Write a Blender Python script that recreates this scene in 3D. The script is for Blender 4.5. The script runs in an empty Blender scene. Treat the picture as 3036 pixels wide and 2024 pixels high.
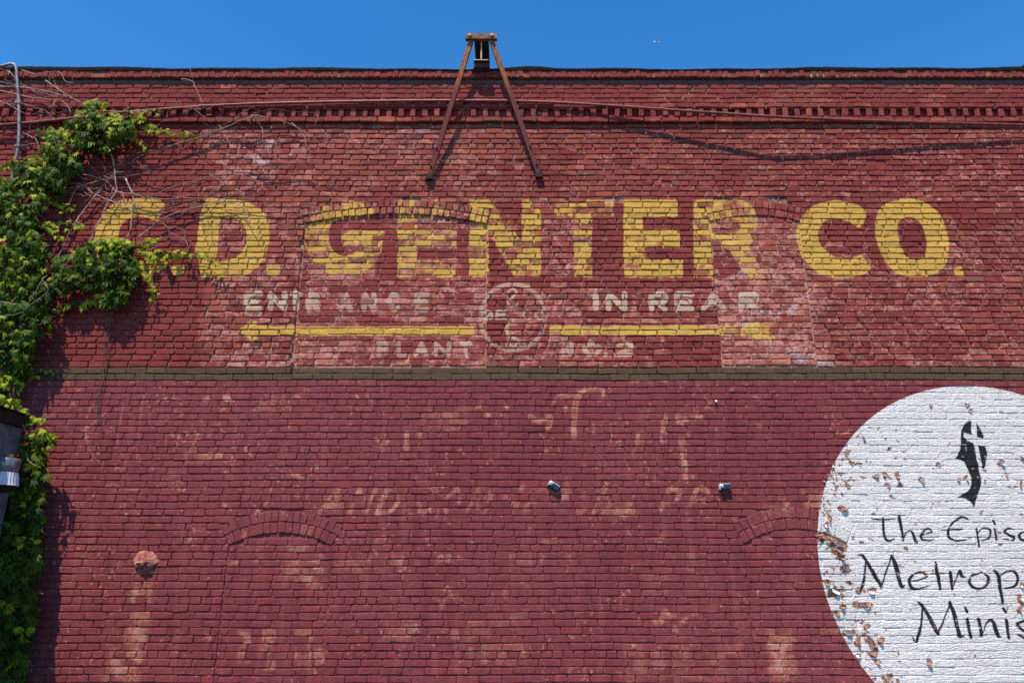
import bpy, math, random
import numpy as np
from mathutils import Vector, Matrix, Euler

sc = bpy.context.scene
R = random.Random(11)
rng = np.random.default_rng(5)
rad = math.radians

# ------------------------------------------------------------------ camera
TH = rad(17.4); FOC = 2193.0; CD = 7.5; CZ = 1.6
cam = bpy.data.cameras.new('camera')
cam.sensor_width = 36.0
cam.lens = FOC / 3036 * 36.0
cam.clip_end = 20000
cam_ob = bpy.data.objects.new('camera', cam)
sc.collection.objects.link(cam_ob)
cam_ob.location = (0, -CD, CZ)
cam_ob.rotation_euler = (rad(90) + TH, 0, 0)
sc.camera = cam_ob

# ------------------------------------------------------------------ world, sun, exposure
SUN_EL, SUN_AZ = 63.0, 25.0          # azimuth: degrees to the left of straight behind the camera
w = bpy.data.worlds.new('World'); sc.world = w; w.use_nodes = True
nt = w.node_tree
bg = nt.nodes['Background']
sky = nt.nodes.new('ShaderNodeTexSky')
sky.sky_type = 'NISHITA'; sky.sun_disc = False
sky.sun_elevation = rad(SUN_EL); sky.sun_rotation = rad(180 + SUN_AZ)
sky.air_density = 1.2; sky.dust_density = 0.0; sky.ozone_density = 7.0; sky.altitude = 200
hs = nt.nodes.new('ShaderNodeHueSaturation')
hs.inputs['Saturation'].default_value = 1.25
hs.inputs['Value'].default_value = 1.0
nt.links.new(sky.outputs[0], hs.inputs['Color'])
nt.links.new(hs.outputs[0], bg.inputs['Color'])
bg.inputs['Strength'].default_value = 0.15
sun = bpy.data.lights.new('sun', 'SUN'); sun.energy = 4.6; sun.angle = rad(0.5); sun.color = (1.0, 0.90, 0.77)
sun_ob = bpy.data.objects.new('sun', sun); sc.collection.objects.link(sun_ob)
sd = Vector((-math.sin(rad(SUN_AZ)) * math.cos(rad(SUN_EL)), -math.cos(rad(SUN_AZ)) * math.cos(rad(SUN_EL)), math.sin(rad(SUN_EL))))
sun_ob.rotation_euler = sd.to_track_quat('Z', 'Y').to_euler()
sun_ob.location = (0, 0, 30)
vs = sc.view_settings
vs.view_transform = 'Standard'; vs.look = 'None'; vs.exposure = 0.42; vs.gamma = 1.0; vs.use_curve_mapping = False
sc.cycles.max_bounces = 5; sc.cycles.diffuse_bounces = 3
sc.cycles.use_denoising = False

# ------------------------------------------------------------------ helpers
def ray(px, py):
    u = (px - 1518) / FOC; v = (1012 - py) / FOC
    return Vector((u, math.cos(TH) - v * math.sin(TH), math.sin(TH) + v * math.cos(TH)))
def U(px, py, e=0.0):
    """point e metres in front of the wall plane that the photograph shows at this pixel"""
    d = ray(px, py); t = (CD - e) / d.y
    return Vector((d.x * t, -e, CZ + d.z * t))
def XZ(px, py):
    p = U(px, py); return (p.x, p.z)
def s2l(c):
    return c / 12.92 if c <= 0.04045 else ((c + 0.055) / 1.055) ** 2.4
def rgb(r, g, b): return (s2l(r / 255), s2l(g / 255), s2l(b / 255), 1)

class MB:
    def __init__(s): s.v = []; s.f = []; s.m = []; s.t = []
    def add(s, verts, faces, mat=0, tone=(.5, .5, .5)):
        o = len(s.v); s.v.extend(verts); s.t.extend([tone] * len(verts))
        for f in faces: s.f.append(tuple(i + o for i in f)); s.m.append(mat)
    def box(s, x0, x1, y0, y1, z0, z1, mat=0, tone=(.5, .5, .5)):
        s.add([(x0,y0,z0),(x1,y0,z0),(x1,y1,z0),(x0,y1,z0),(x0,y0,z1),(x1,y0,z1),(x1,y1,z1),(x0,y1,z1)],
              [(0,3,2,1),(4,5,6,7),(0,1,5,4),(1,2,6,5),(2,3,7,6),(3,0,4,7)], mat, tone)
    def tube(s, pts, r0, r1=None, n=6, mat=0, tone=(.5,.5,.5), cap=True):
        if r1 is None: r1 = r0
        pts = [Vector(p) for p in pts]; N = len(pts); vs_ = []
        for i, p in enumerate(pts):
            t = (pts[min(i+1, N-1)] - pts[max(i-1, 0)]).normalized()
            a = t.cross(Vector((0, 1, 0)) if abs(t.y) < .9 else Vector((1, 0, 0))).normalized(); b = t.cross(a)
            r = r0 + (r1 - r0) * i / max(1, N-1)
            for k in range(n):
                q = 2 * math.pi * k / n
                vs_.append(tuple(p + a * (r * math.cos(q)) + b * (r * math.sin(q))))
        fs = []
        for i in range(N-1):
            for k in range(n):
                fs.append((i*n+k, i*n+(k+1) % n, (i+1)*n+(k+1) % n, (i+1)*n+k))
        if cap:
            fs.append(tuple(range(n))[::-1]); fs.append(tuple(range((N-1)*n, N*n)))
        s.add(vs_, fs, mat, tone)
    def lathe(s, prof, cx, cy, cz, n=20, mat=0, tone=(.5,.5,.5), axis='z'):
        vs_ = []
        for r, h in prof:
            for k in range(n):
                q = 2 * math.pi * k / n
                if axis == 'z': vs_.append((cx + r*math.cos(q), cy + r*math.sin(q), cz + h))
                elif axis == 'y': vs_.append((cx + r*math.cos(q), cy + h, cz + r*math.sin(q)))
                else: vs_.append((cx + h, cy + r*math.cos(q), cz + r*math.sin(q)))
        fs = []
        for i in range(len(prof)-1):
            for k in range(n): fs.append((i*n+k, i*n+(k+1) % n, (i+1)*n+(k+1) % n, (i+1)*n+k))
        fs.append(tuple(range(n))); fs.append(tuple(range((len(prof)-1)*n, len(prof)*n)))
        s.add(vs_, fs, mat, tone)
    def mesh(s, name, mats, smooth=False):
        me = bpy.data.meshes.new(name)
        me.from_pydata(s.v, [], s.f)
        for m in (mats if isinstance(mats, (list, tuple)) else [mats]): me.materials.append(m)
        if len(set(s.m)) > 1: me.polygons.foreach_set('material_index', s.m)
        a = me.attributes.new('tone', 'FLOAT_VECTOR', 'POINT')
        a.data.foreach_set('vector', np.array(s.t, dtype=np.float32).ravel())
        if smooth: me.polygons.foreach_set('use_smooth', [True] * len(me.polygons))
        me.update(); return me
    def build(s, name, mats, parent=None, smooth=False):
        return link(name, s.mesh(name, mats, smooth), parent)
def link(name, data, parent=None):
    o = bpy.data.objects.new(name, data); sc.collection.objects.link(o)
    if parent is not None:
        o.parent = parent
        if parent.location.length > 0: o.matrix_parent_inverse = Matrix.Translation(-parent.location)
    return o
def tag(o, label=None, cat=None, group=None, kind=None):
    if label: o['label'] = label
    if cat: o['category'] = cat
    if group: o['group'] = group
    if kind: o['kind'] = kind
    return o
def thing(name, label, cat, loc=(0, 0, 0), group=None):
    o = bpy.data.objects.new(name, None); sc.collection.objects.link(o); o.location = loc; o.empty_display_size = .2
    return tag(o, label, cat, group)

# ------------------------------------------------------------------ node helpers
class NT:
    def __init__(s, name):
        s.mat = bpy.data.materials.new(name); s.mat.use_nodes = True
        s.t = s.mat.node_tree; s.t.nodes.clear()
        s.out = s.n('ShaderNodeOutputMaterial')
    def n(s, t, **k):
        x = s.t.nodes.new(t)
        for a, b in k.items(): setattr(x, a, b)
        return x
    def put(s, sock, v):
        if isinstance(v, bpy.types.NodeSocket): s.t.links.new(v, sock)
        elif v is not None:
            if isinstance(v, (tuple, list)) and len(v) == 3 and sock.type == 'RGBA': v = (*v, 1)
            sock.default_value = v
    def math(s, op, a, b=None, c=None, clamp=False):
        x = s.n('ShaderNodeMath', operation=op); x.use_clamp = clamp
        s.put(x.inputs[0], a)
        if b is not None: s.put(x.inputs[1], b)
        if c is not None: s.put(x.inputs[2], c)
        return x.outputs[0]
    def mix(s, f, a, b, mode='MIX'):
        x = s.n('ShaderNodeMix', data_type='RGBA', blend_type=mode)
        s.put(x.inputs[0], f); s.put(x.inputs[6], a); s.put(x.inputs[7], b)
        return x.outputs[2]
    def noise(s, scale, detail=3, rough=.6, vec=None, dist=0):
        x = s.n('ShaderNodeTexNoise'); x.inputs['Scale'].default_value = scale
        x.inputs['Detail'].default_value = detail; x.inputs['Roughness'].default_value = rough
        x.inputs['Distortion'].default_value = dist
        if vec is not None: s.t.links.new(vec, x.inputs['Vector'])
        return x.outputs[0]
    def smooth(s, v, a, b, c=0.0, d=1.0):
        x = s.n('ShaderNodeMapRange', interpolation_type='SMOOTHSTEP')
        s.put(x.inputs[0], v); s.put(x.inputs[1], a); s.put(x.inputs[2], b); s.put(x.inputs[3], c); s.put(x.inputs[4], d)
        return x.outputs[0]
    def ramp(s, f, stops, interp='LINEAR'):
        x = s.n('ShaderNodeValToRGB'); cr = x.color_ramp; cr.interpolation = interp
        while len(cr.elements) < len(stops): cr.elements.new(.5)
        for e, (p, c) in zip(cr.elements, stops): e.position = p; e.color = c if len(c) == 4 else (*c, 1)
        s.put(x.inputs[0], f); return x.outputs[0]
    def pos(s): return s.n('ShaderNodeNewGeometry').outputs['Position']
    def attr(s, name='tone'):
        x = s.n('ShaderNodeAttribute', attribute_name=name); sp = s.n('ShaderNodeSeparateXYZ')
        s.t.links.new(x.outputs['Vector'], sp.inputs[0]); return sp.outputs
    def bump(s, h, strength, dist, normal=None):
        x = s.n('ShaderNodeBump'); x.inputs['Strength'].default_value = strength; x.inputs['Distance'].default_value = dist
        s.t.links.new(h, x.inputs['Height'])
        if normal is not None: s.t.links.new(normal, x.inputs['Normal'])
        return x.outputs[0]
    def bsdf(s, col, rough=.85, metal=0., normal=None, spec=.3):
        b = s.n('ShaderNodeBsdfPrincipled')
        s.put(b.inputs['Base Color'], col); s.put(b.inputs['Roughness'], rough); s.put(b.inputs['Metallic'], metal)
        b.inputs['Specular IOR Level'].default_value = spec
        if normal is not None: s.t.links.new(normal, b.inputs['Normal'])
        return b.outputs[0]
    def done(s, sh): s.t.links.new(sh, s.out.inputs[0]); return s.mat

def simple(name, c1, c2, scale=8, rough=.7, metal=0., bump=.3, bdist=.003, spec=.3, detail=4):
    m = NT(name); p = m.pos()
    n1 = m.noise(scale, detail, .65, p); n2 = m.noise(scale * 9, 3, .6, p)
    f = m.smooth(n1, .38, .62)
    col = m.mix(f, c1, c2)
    col = m.mix(m.math('MULTIPLY', m.smooth(n2, .45, .7), .35), col, tuple(x * .55 for x in c2[:3]))
    return m.done(m.bsdf(col, rough, metal, m.bump(n2, bump, bdist), spec))

# ------------------------------------------------------------------ wall measures (metres)
ZB0, ZB1 = 3.525, 3.668            # the brown painted band
ZF = 6.555                         # top of the plain field
ROWLOCK = (7.201, 7.301); NECK = (7.137, 7.201); CORB = (6.807, 7.137); DENT = (6.688, 6.807); LEDGE = (6.619, 6.688)
WX = 6.95
CIRC = (4.726, 1.725, 1.741)       # white disc: x, z, radius
# bricked-up windows: x left, x right, springing z, crown z (inner), ring thickness, z bottom
WINS = [(-2.322, -0.280, 5.328, 5.447, .180, 3.60), (2.215, 3.215, 5.352, 5.425, .185, 3.60),
        (-2.775, -1.763, 1.862, 1.984, .212, -.1), (2.275, 3.28, 1.885, 2.02, .212, -.1)]

# ------------------------------------------------------------------ brick layout
REC = (.020, .008, .007, .003)      # how far each infill sits back
bricks = []                         # dicts
def arc(wn):
    xl, xr, zs, zc, t, zb = wn
    c = (xr - xl) / 2; h = zc - zs; Ri = (c*c + h*h) / (2*h)
    return (xl + xr) / 2, zc - Ri, Ri
def subtract(iv, a, b):
    out = []
    for x0, x1 in iv:
        if b <= x0 or a >= x1: out.append((x0, x1)); continue
        if a > x0: out.append((x0, a))
        if b < x1: out.append((b, x1))
    return out
def wave(x, z):
    return .004 * math.sin(x * 1.3 + z * .9) + .003 * math.sin(x * 3.1 - z * 1.7 + 1)
def lay(x0, x1, z0, z1, off, Lb, kind, yf, depth, J=.0105, upper=False):
    x = x0 - off
    while x < x1 - .02:
        L = Lb * R.uniform(.965, 1.03)
        a, b = max(x, x0), min(x + L, x1)
        if b - a > .028:
            bricks.append(dict(x=(a+b)/2, z=(z0+z1)/2, L=b-a - (J if upper else .0045), H=(z1-z0) - J*R.uniform(.75, 1.2), y=yf, d=depth, k=kind,
                               t=(R.random(), R.random(), R.random()), rot=R.gauss(0, .004), up=upper))
        x += L
def row(z0, z1, i, kind, upper):
    zc = (z0 + z1) / 2; H = z1 - z0
    iv = [(-WX, WX)]; fills = []; fw = []
    for wi_, wn in enumerate(WINS):
        xl, xr, zs, zcr, t, zb = wn; xc, z0c, Ri = arc(wn)
        if zc < zs:
            if zc > zb: iv = subtract(iv, xl, xr); fills.append((xl, xr)); fw.append(wi_)
        elif zc < zcr + t:
            q = zc - z0c
            ho = math.sqrt(max(0, (Ri + t)**2 - q*q)); slope = (xr - xl) / 2 * q / (zs - z0c)
            hw = min(ho, slope); iv = subtract(iv, xc - hw, xc + hw)
            q2 = zc + H*.25 - z0c
            if q2 < Ri:
                hi = math.sqrt(Ri*Ri - q2*q2)
                if hi > .08: fills.append((xc - hi, xc + hi)); fw.append(wi_)
    header = i % 7 == 3
    Lb = .1035 if header else .2085
    dep = .019 if upper else .012
    J = .012 if upper else .0088
    for a, b in iv:
        off = (0 if i % 2 else Lb/2) + R.uniform(0, .02)
        if (a, b) != (-WX, WX): off = R.uniform(0, Lb)
        lay(a, b, z0, z1, off, Lb, kind, 0.0, dep, J, upper)
    for (a, b), a_w in zip(fills, fw):
        lay(a + .004, b - .004, z0 + .018*(1 if upper else 0), z1 + .018*(1 if upper else 0), R.uniform(.02, .2), .2, 'infill_brick' if kind != 'band_brick' else 'band_brick', REC[a_w], .010, .0095, upper)
i = 0; z = ZB0
while z > .05:
    row(z - .069, z, i, 'brick', False); z -= .069; i += 1
for k in range(2): row(ZB0 + k*.0715, ZB0 + (k+1)*.0715, 20 + k*2, 'band_brick', False)
n = 42; dz = (ZF - ZB1) / n
for k in range(n): row(ZB1 + k*dz, ZB1 + (k+1)*dz, k, 'brick', True)
lay(-WX, WX, ZF, LEDGE[0] - .004, .05, .2085, 'brick', 0, .012, .011, True)
lay(-WX, WX, *LEDGE, .02, .2085, 'ledge_brick', -.042, .06, .010, True)
for k in range(5):
    h = (CORB[1] - CORB[0]) / 5
    lay(-WX, WX, CORB[0] + k*h, CORB[0] + (k+1)*h, (k % 2) * .104 + R.uniform(0, .02), .2085, 'corbel_brick', -.04 + (-.006 if k == 0 else 0), .013, .011, True)
lay(-WX, WX, *NECK, .13, .2085, 'neck_brick', -.036, .013, .011, True)
x = -WX
while x < WX - .1:                                    # dentils: headers on edge with gaps
    for a, L, yy, dd in ((x, .060, -.04, .055), (x + .066, .072, .004, .02)):
        bricks.append(dict(x=a + L/2, z=(DENT[0]+DENT[1])/2 + R.gauss(0, .002), L=L + R.gauss(0, .003), H=DENT[1]-DENT[0]-.010, y=yy + R.gauss(0, .004), d=dd,
                           k='dentil_brick' if yy < 0 else 'dentil_back_brick', t=(R.random(), R.random(), R.random()), rot=R.gauss(0, .035 if yy < 0 else .01), up=True))
    x += .1405 * R.uniform(.985, 1.015)
x = -WX
while x < WX - .06:
    L = .0735 * R.uniform(.93, 1.07)
    bricks.append(dict(x=x + L/2, z=(ROWLOCK[0]+ROWLOCK[1])/2, L=L - .010, H=.094 + R.gauss(0, .002), y=-.082 + R.gauss(0, .003), d=.013, k='rowlock_brick',
                       t=(R.random(), R.random(), R.random()), rot=R.gauss(0, .025), up=True))
    x += L
for wi, wn in enumerate(WINS):                        # two rings of headers over each bricked-up window
    xc, z0c, Ri = arc(wn); t = wn[4]; half = math.asin((wn[1] - wn[0]) / 2 / Ri)
    for ring in range(2):
        rm = Ri + t * (.25 + .5 * ring); m = max(4, round(2 * half * rm / .0715)); th = 2 * half / m
        for k in range(m):
            a = -half + (k + .5) * th + R.gauss(0, .0006)
            bricks.append(dict(x=xc + rm*math.sin(a), z=z0c + rm*math.cos(a), L=th*rm - (.009 if wi < 2 else .004), H=t/2 - (.010 if wi < 2 else .005), y=(-.003 if wi < 2 else -.0005) + R.gauss(0, .0012), d=.011 if wi < 2 else .0055,
                               k='arch_brick', t=(R.random(), R.random(), R.random()), rot=-a + R.gauss(0, .012), up=wi < 2))
for b in bricks:
    if b['k'] == 'arch_brick' and math.hypot(b['x'] - CIRC[0], b['z'] - CIRC[1]) < CIRC[2]: b['d'] = .004; b['L'] += .004; b['H'] += .004; b['y'] = .0015
    if b['k'] in ('brick', 'band_brick', 'infill_brick', 'arch_brick'): b['z'] += wave(b['x'], b['z'])
    else: b['z'] += .4 * wave(b['x'], 3)
    if b['k'] == 'brick' and math.hypot(b['x'] - CIRC[0], b['z'] - CIRC[1]) < CIRC[2]: b['d'] = .004; b['L'] += .003; b['H'] += .0035; b['up'] = False

for px_, py_, back in ((1815, 584, .05), (1600, 338, .06), (2292, 592, .03), (1210, 588, .03), (2148, 600, .02), (1530, 470, .012), (905, 430, .012), (2600, 470, .014), (2830, 430, .012), (1980, 540, .012), (1690, 430, .014), (2440, 400, .014)):
    q_ = XZ(px_, py_); b = min(bricks, key=lambda b: (b['x'] - q_[0])**2 + (b['z'] - q_[1])**2)
    b['y'] += back; b['d'] = .02
# ------------------------------------------------------------------ painted-sign masks (computed here, no files)
PX0, PZ0, RES = -7.0, 0.0, .005
IW, IH = 2800, 1500
def vnoise(cx, cz=None, seed=0):
    cz = cz or cx
    r = np.random.default_rng(seed); gw = int(IW*RES/cx) + 3; gh = int(IH*RES/cz) + 3
    g = r.random((gh, gw)).astype(np.float32)
    xs = np.arange(IW, dtype=np.float32)*RES/cx; zs = np.arange(IH, dtype=np.float32)*RES/cz
    xi = xs.astype(int); zi = zs.astype(int); fx = xs - xi; fz = zs - zi
    fx = fx*fx*(3 - 2*fx); fz = fz*fz*(3 - 2*fz)
    a = g[zi][:, xi]; b = g[zi][:, xi+1]; c = g[zi+1][:, xi]; d = g[zi+1][:, xi+1]
    fz = fz[:, None]
    return (a*(1-fx) + b*fx)*(1-fz) + (c*(1-fx) + d*fx)*fz
def fbm(cells, seed, stretch=1.0):
    t = 0; wsum = 0; wt = 1.0
    for i, c in enumerate(cells):
        t = t + wt * vnoise(c*stretch, c, seed*31 + i); wsum += wt; wt *= .62
    return t / wsum
def sstep(v, a, b):
    q = np.clip((v - a) / (b - a), 0, 1); return q*q*(3 - 2*q)
brnd = np.full((IH, IW), .5, np.float32); brnd2 = brnd.copy()
for b in bricks:
    if abs(b['rot']) > .2: continue
    x0 = int((b['x'] - b['L']/2 - .005 - PX0)/RES); x1 = int((b['x'] + b['L']/2 + .005 - PX0)/RES) + 1
    z0 = int((b['z'] - b['H']/2 - .005 - PZ0)/RES); z1 = int((b['z'] + b['H']/2 + .005 - PZ0)/RES) + 1
    brnd[max(0, z0):z1, max(0, x0):x1] = R.random(); brnd2[max(0, z0):z1, max(0, x0):x1] = R.random()
wx = (vnoise(.06, None, 901) - .5)*.012; wz = (vnoise(.05, None, 902) - .5)*.012
def poly_mask(pts, crop=None):
    """antialiased fill of a polygon given in wall metres"""
    P = np.array(pts); x0 = max(0, int((P[:, 0].min() - PX0)/RES) - 4); x1 = min(IW, int((P[:, 0].max() - PX0)/RES) + 5)
    z0 = max(0, int((P[:, 1].min() - PZ0)/RES) - 4); z1 = min(IH, int((P[:, 1].max() - PZ0)/RES) + 5)
    if x1 <= x0 or z1 <= z0: return None
    acc = 0
    for ox, oz in ((.25, .25), (.75, .25), (.25, .75), (.75, .75)):
        X = PX0 + (np.arange(x0, x1) + ox)*RES; Z = PZ0 + (np.arange(z0, z1) + oz)*RES
        X, Z = np.meshgrid(X, Z); X = X + wx[z0:z1, x0:x1]; Z = Z + wz[z0:z1, x0:x1]
        ins = np.zeros(X.shape, bool); j = len(P) - 1
        for i in range(len(P)):
            (xa, za), (xb, zb) = P[i], P[j]
            if za != zb:
                c = ((za > Z) != (zb > Z)) & (X < (xb - xa)*(Z - za)/(zb - za) + xa); ins ^= c
            j = i
        acc = acc + ins
    return (slice(z0, z1), slice(x0, x1)), (acc/4).astype(np.float32)
def fill(img, pts, val=1.0, px=True, sub=False):
    if px: pts = [XZ(*p) for p in pts]
    r = poly_mask(pts)
    if r is None: return
    s, m = r
    if sub: img[s] *= (1 - m*val)
    else: img[s] = np.maximum(img[s], m*val)
def smoothc(pts, closed=False, k=6):
    """Catmull-Rom through (x, y, w) points"""
    P = [np.array(p, float) for p in pts]; N = len(P); out = []
    rngi = range(N if closed else N-1)
    for i in rngi:
        p0 = P[(i-1) % N] if closed or i > 0 else P[0]; p1 = P[i]; p2 = P[(i+1) % N]; p3 = P[(i+2) % N] if closed or i+2 < N else P[-1]
        for q in range(k):
            t = q/k; out.append(.5*((2*p1) + (p2-p0)*t + (2*p0-5*p1+4*p2-p3)*t*t + (3*p1-p0-3*p2+p3)*t**3))
    if not closed: out.append(P[-1])
    return out
def stroke(img, pts, tr, val=1.0, curve=True, closed=False, wm=1.0):
    """brush stroke through (x, y, width) points; tr maps them to photo pixels (scale, ox, oy)"""
    sc_, ox, oy = tr
    pts = [(ox + p[0]/sc_, oy + p[1]/sc_, p[2]/sc_*wm) for p in pts]
    if curve and len(pts) > 2: pts = smoothc(pts, closed)
    Lf, Rt = [], []
    for i, p in enumerate(pts):
        a = pts[max(0, i-1)]; b = pts[min(len(pts)-1, i+1)]
        dx, dy = b[0]-a[0], b[1]-a[1]; l = math.hypot(dx, dy) or 1
        nx, ny = -dy/l*p[2]/2, dx/l*p[2]/2
        Lf.append((p[0]+nx, p[1]+ny)); Rt.append((p[0]-nx, p[1]-ny))
    for i in range(len(pts)-1):
        fill(img, [Lf[i], Lf[i+1], Rt[i+1], Rt[i]], val)
    for p in pts:
        r = p[2]/2*.96
        if r > .8: fill(img, [(p[0]+r*math.cos(q), p[1]+r*math.sin(q)) for q in np.linspace(0, 6.283, 9)[:-1]], val)
Z0 = lambda: np.zeros((IH, IW), np.float32)
Xg = (PX0 + (np.arange(IW) + .5)*RES)[None, :]; Zg = (PZ0 + (np.arange(IH) + .5)*RES)[:, None]
def box_soft(x0, y0, x1, y1, soft=.08):
    """soft-edged rectangle from photo pixel corners"""
    xa = XZ(x0, (y0+y1)/2)[0]; xb = XZ(x1, (y0+y1)/2)[0]; za = XZ(1518, y1)[1]; zb = XZ(1518, y0)[1]
    return sstep(Xg, xa - soft, xa + soft)*(1 - sstep(Xg, xb - soft, xb + soft))*sstep(Zg, za - soft, za + soft)*(1 - sstep(Zg, zb - soft, zb + soft))

nA = fbm([.5, .22, .1, .05, .025], 1); nB = fbm([.09, .045, .022, .012], 2); nC = fbm([.03, .016, .01], 3); nD = fbm([.9, .4, .2], 4)
nS = fbm([.16, .07, .035, .018], 6, 2.2)

# ---- yellow letters
yel = Z0(); keep = Z0()
def ylet(polys, k, holes=()):
    m = Z0()
    for p in polys: fill(m, p)
    for h in holes: fill(m, h, 1, True, True)
    np.maximum(yel, m, out=yel); keep[m > .01] = k
def ell(cx, cy, rx, ry, a0=0, a1=360, n=40): return [(cx + rx*math.cos(rad(a)), cy + ry*math.sin(rad(a))) for a in np.linspace(a0, a1, n)]
def sm(pts): return [(p[0], p[1]) for p in smoothc([(x, y, 0) for x, y in pts], True, 4)]
ylet([[(278, 712), (283, 680), (292, 655), (305, 634), (325, 612), (350, 596), (380, 590), (410, 588), (450, 588), (470, 591), (488, 603), (486, 625), (474, 640), (466, 656), (452, 652), (440, 643), (400, 642), (380, 648), (362, 664), (352, 684), (349, 706), (352, 735), (365, 758), (390, 772), (420, 776), (450, 772), (480, 760), (500, 748), (502, 782), (480, 800), (450, 812), (420, 820), (390, 822), (350, 815), (320, 800), (295, 775), (280, 745)]], .9)
ylet([[(610, 589), (662, 589), (701, 592), (741, 602), (772, 621), (788, 639), (796, 663), (800, 692), (796, 729), (785, 760), (767, 789), (741, 810), (714, 820), (592, 822), (575, 747), (583, 718), (593, 640)]], .9,
     [[(651, 643), (688, 644), (714, 657), (728, 676), (733, 697), (728, 722), (712, 752), (690, 768), (635, 776), (645, 744)], [(560, 748), (588, 748), (592, 823), (560, 823)]])
ylet([[(788, 787), (830, 787), (829, 805), (820, 818), (808, 820), (794, 812)], [(504, 785), (547, 785), (545, 806), (534, 817), (518, 817), (507, 806)]], .85)
ylet([[(1113, 623), (1090, 608), (1066, 600), (1044, 594), (1018, 593), (987, 600), (952, 617), (926, 636), (912, 661), (902, 679), (900, 713), (907, 739), (923, 768), (947, 795), (973, 808), (1008, 818), (1039, 817), (1066, 808), (1089, 797), (1110, 779), (1129, 742), (1138, 697), (1139, 681),
       (1010, 681), (1012, 716), (1018, 729), (1068, 728), (1060, 739), (1042, 752), (1018, 757), (998, 751), (984, 737), (975, 712), (973, 681), (979, 663), (992, 651), (1044, 643), (1113, 636)]], .60)
ylet([[(1179, 592), (1353, 592), (1353, 645), (1235, 645), (1235, 681), (1353, 681), (1353, 734), (1235, 734), (1235, 768), (1350, 768), (1350, 821), (1177, 821)]], .53)
ylet([[(1393, 592), (1450, 592), (1547, 717), (1547, 592), (1603, 592), (1603, 820), (1526, 820), (1450, 690), (1450, 820), (1391, 820)]], .64)
ylet([[(1645, 592), (1819, 592), (1819, 642), (1754, 642), (1756, 822), (1701, 822), (1700, 642), (1645, 642)]], .5)
ylet([[(1848, 592), (2008, 592), (2009, 642), (1905, 642), (1905, 680), (2016, 680), (2016, 734), (1912, 734), (1913, 770), (2024, 770), (2025, 823), (1850, 823)]], .78)
ylet([[(2056, 592), (2150, 590), (2200, 593), (2222, 602), (2238, 622), (2247, 650), (2247, 685), (2238, 708), (2221, 728), (2232, 752), (2270, 824), (2224, 824), (2161, 738), (2112, 726), (2114, 824), (2058, 824)]], .63, [[(2115, 648), (2185, 654), (2196, 668), (2190, 686), (2112, 690)]])
ylet([sm([(2567, 640), (2560, 618), (2536, 605), (2489, 594), (2450, 597), (2406, 614), (2376, 647), (2363, 686), (2365, 720), (2380, 760), (2402, 790), (2437, 814), (2480, 825), (2528, 822), (2562, 812), (2582, 796), (2566, 772), (2554, 755), (2519, 767), (2484, 764), (2458, 751), (2436, 729), (2426, 699), (2432, 668), (2454, 651), (2484, 648), (2519, 658), (2549, 675)])], .9)
ylet([sm([(2597, 651), (2614, 612), (2653, 595), (2701, 589), (2745, 601), (2779, 629), (2801, 668), (2814, 729), (2807, 777), (2779, 809), (2745, 819), (2692, 819), (2653, 807), (2627, 777), (2606, 733), (2595, 690)])], .95,
     [sm([(2660, 668), (2675, 647), (2692, 642), (2714, 647), (2732, 668), (2745, 699), (2747, 734), (2738, 760), (2719, 768), (2697, 766), (2679, 747), (2666, 712)])])
ylet([[(2827, 788), (2853, 789), (2859, 812), (2853, 821), (2829, 812)]], .75)
ylet([[(702, 979), (746, 952), (763, 954), (762, 966), (1405, 965), (1407, 992), (760, 993), (766, 1003), (746, 1010)]], .82)
ylet([[(1632, 966), (2214, 964), (2210, 955), (2298, 953), (2276, 978), (2308, 1004), (2240, 1004), (2216, 992), (1628, 993)]], .74)
yraw = yel.copy()
wear = .30*brnd + .38*nB + .20*nA + .12*nC
yel = yel * (sstep(wear, .50 - .62*(keep - .55) - .07, .50 - .62*(keep - .55) + .05)*.88 + .12*keep)
yel *= 1 - .4*sstep(nC, .62, .72)

# ---- cream ghost lettering
cre = Z0()
def glyph(ch, x0, x1, y0, y1, w, val, img=None):
    img = cre if img is None else img
    G = {'E': [[(0,0),(0,1)], [(0,0),(1,0)], [(0,.5),(.85,.5)], [(0,1),(1,1)]], 'N': [[(0,1),(0,0)], [(0,0),(1,1)], [(1,1),(1,0)]], 'T': [[(0,0),(1,0)], [(.5,0),(.5,1)]],
         'R': [[(0,1),(0,0)], [(0,0),(.8,.02),(1,.25),(.8,.5),(0,.52)], [(.5,.52),(1,1)]], 'A': [[(0,1),(.5,0)], [(.5,0),(1,1)], [(.2,.66),(.8,.66)]], 'I': [[(.5,0),(.5,1)]],
         'P': [[(0,1),(0,0)], [(0,0),(.8,.02),(1,.25),(.8,.5),(0,.52)]], 'L': [[(0,0),(0,1)], [(0,1),(1,1)]], 'C': [[(1,.15),(.5,0),(0,.5),(.5,1),(1,.85)]], 'O': [[(.5,0),(0,.5),(.5,1),(1,.5),(.5,0)]],
         '2': [[(0,.2),(.5,0),(1,.25),(.6,.6),(0,1)], [(0,1),(1,1)]], 'G': [[(1,.2),(.5,0),(0,.5),(.5,1),(1,.9),(1,.55),(.6,.55)]], 'D': [[(0,1),(0,0)], [(0,0),(.7,.05),(1,.5),(.7,.95),(0,1)]], '.': [[(.4,.9),(.6,1)]],
         'M': [[(0,1),(.1,0)], [(.1,0),(.5,.8)], [(.5,.8),(.9,0)], [(.9,0),(1,1)]], 'F': [[(0,0),(0,1)], [(0,0),(1,0)], [(0,.5),(.8,.5)]]}
    for st in G[ch]:
        stroke(img, [(x0 + w/2 + (x1-x0-w)*a, y0 + w/2 + (y1-y0-w)*b, w) for a, b in st], (1, 0, 0), val, len(st) > 2)
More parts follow.
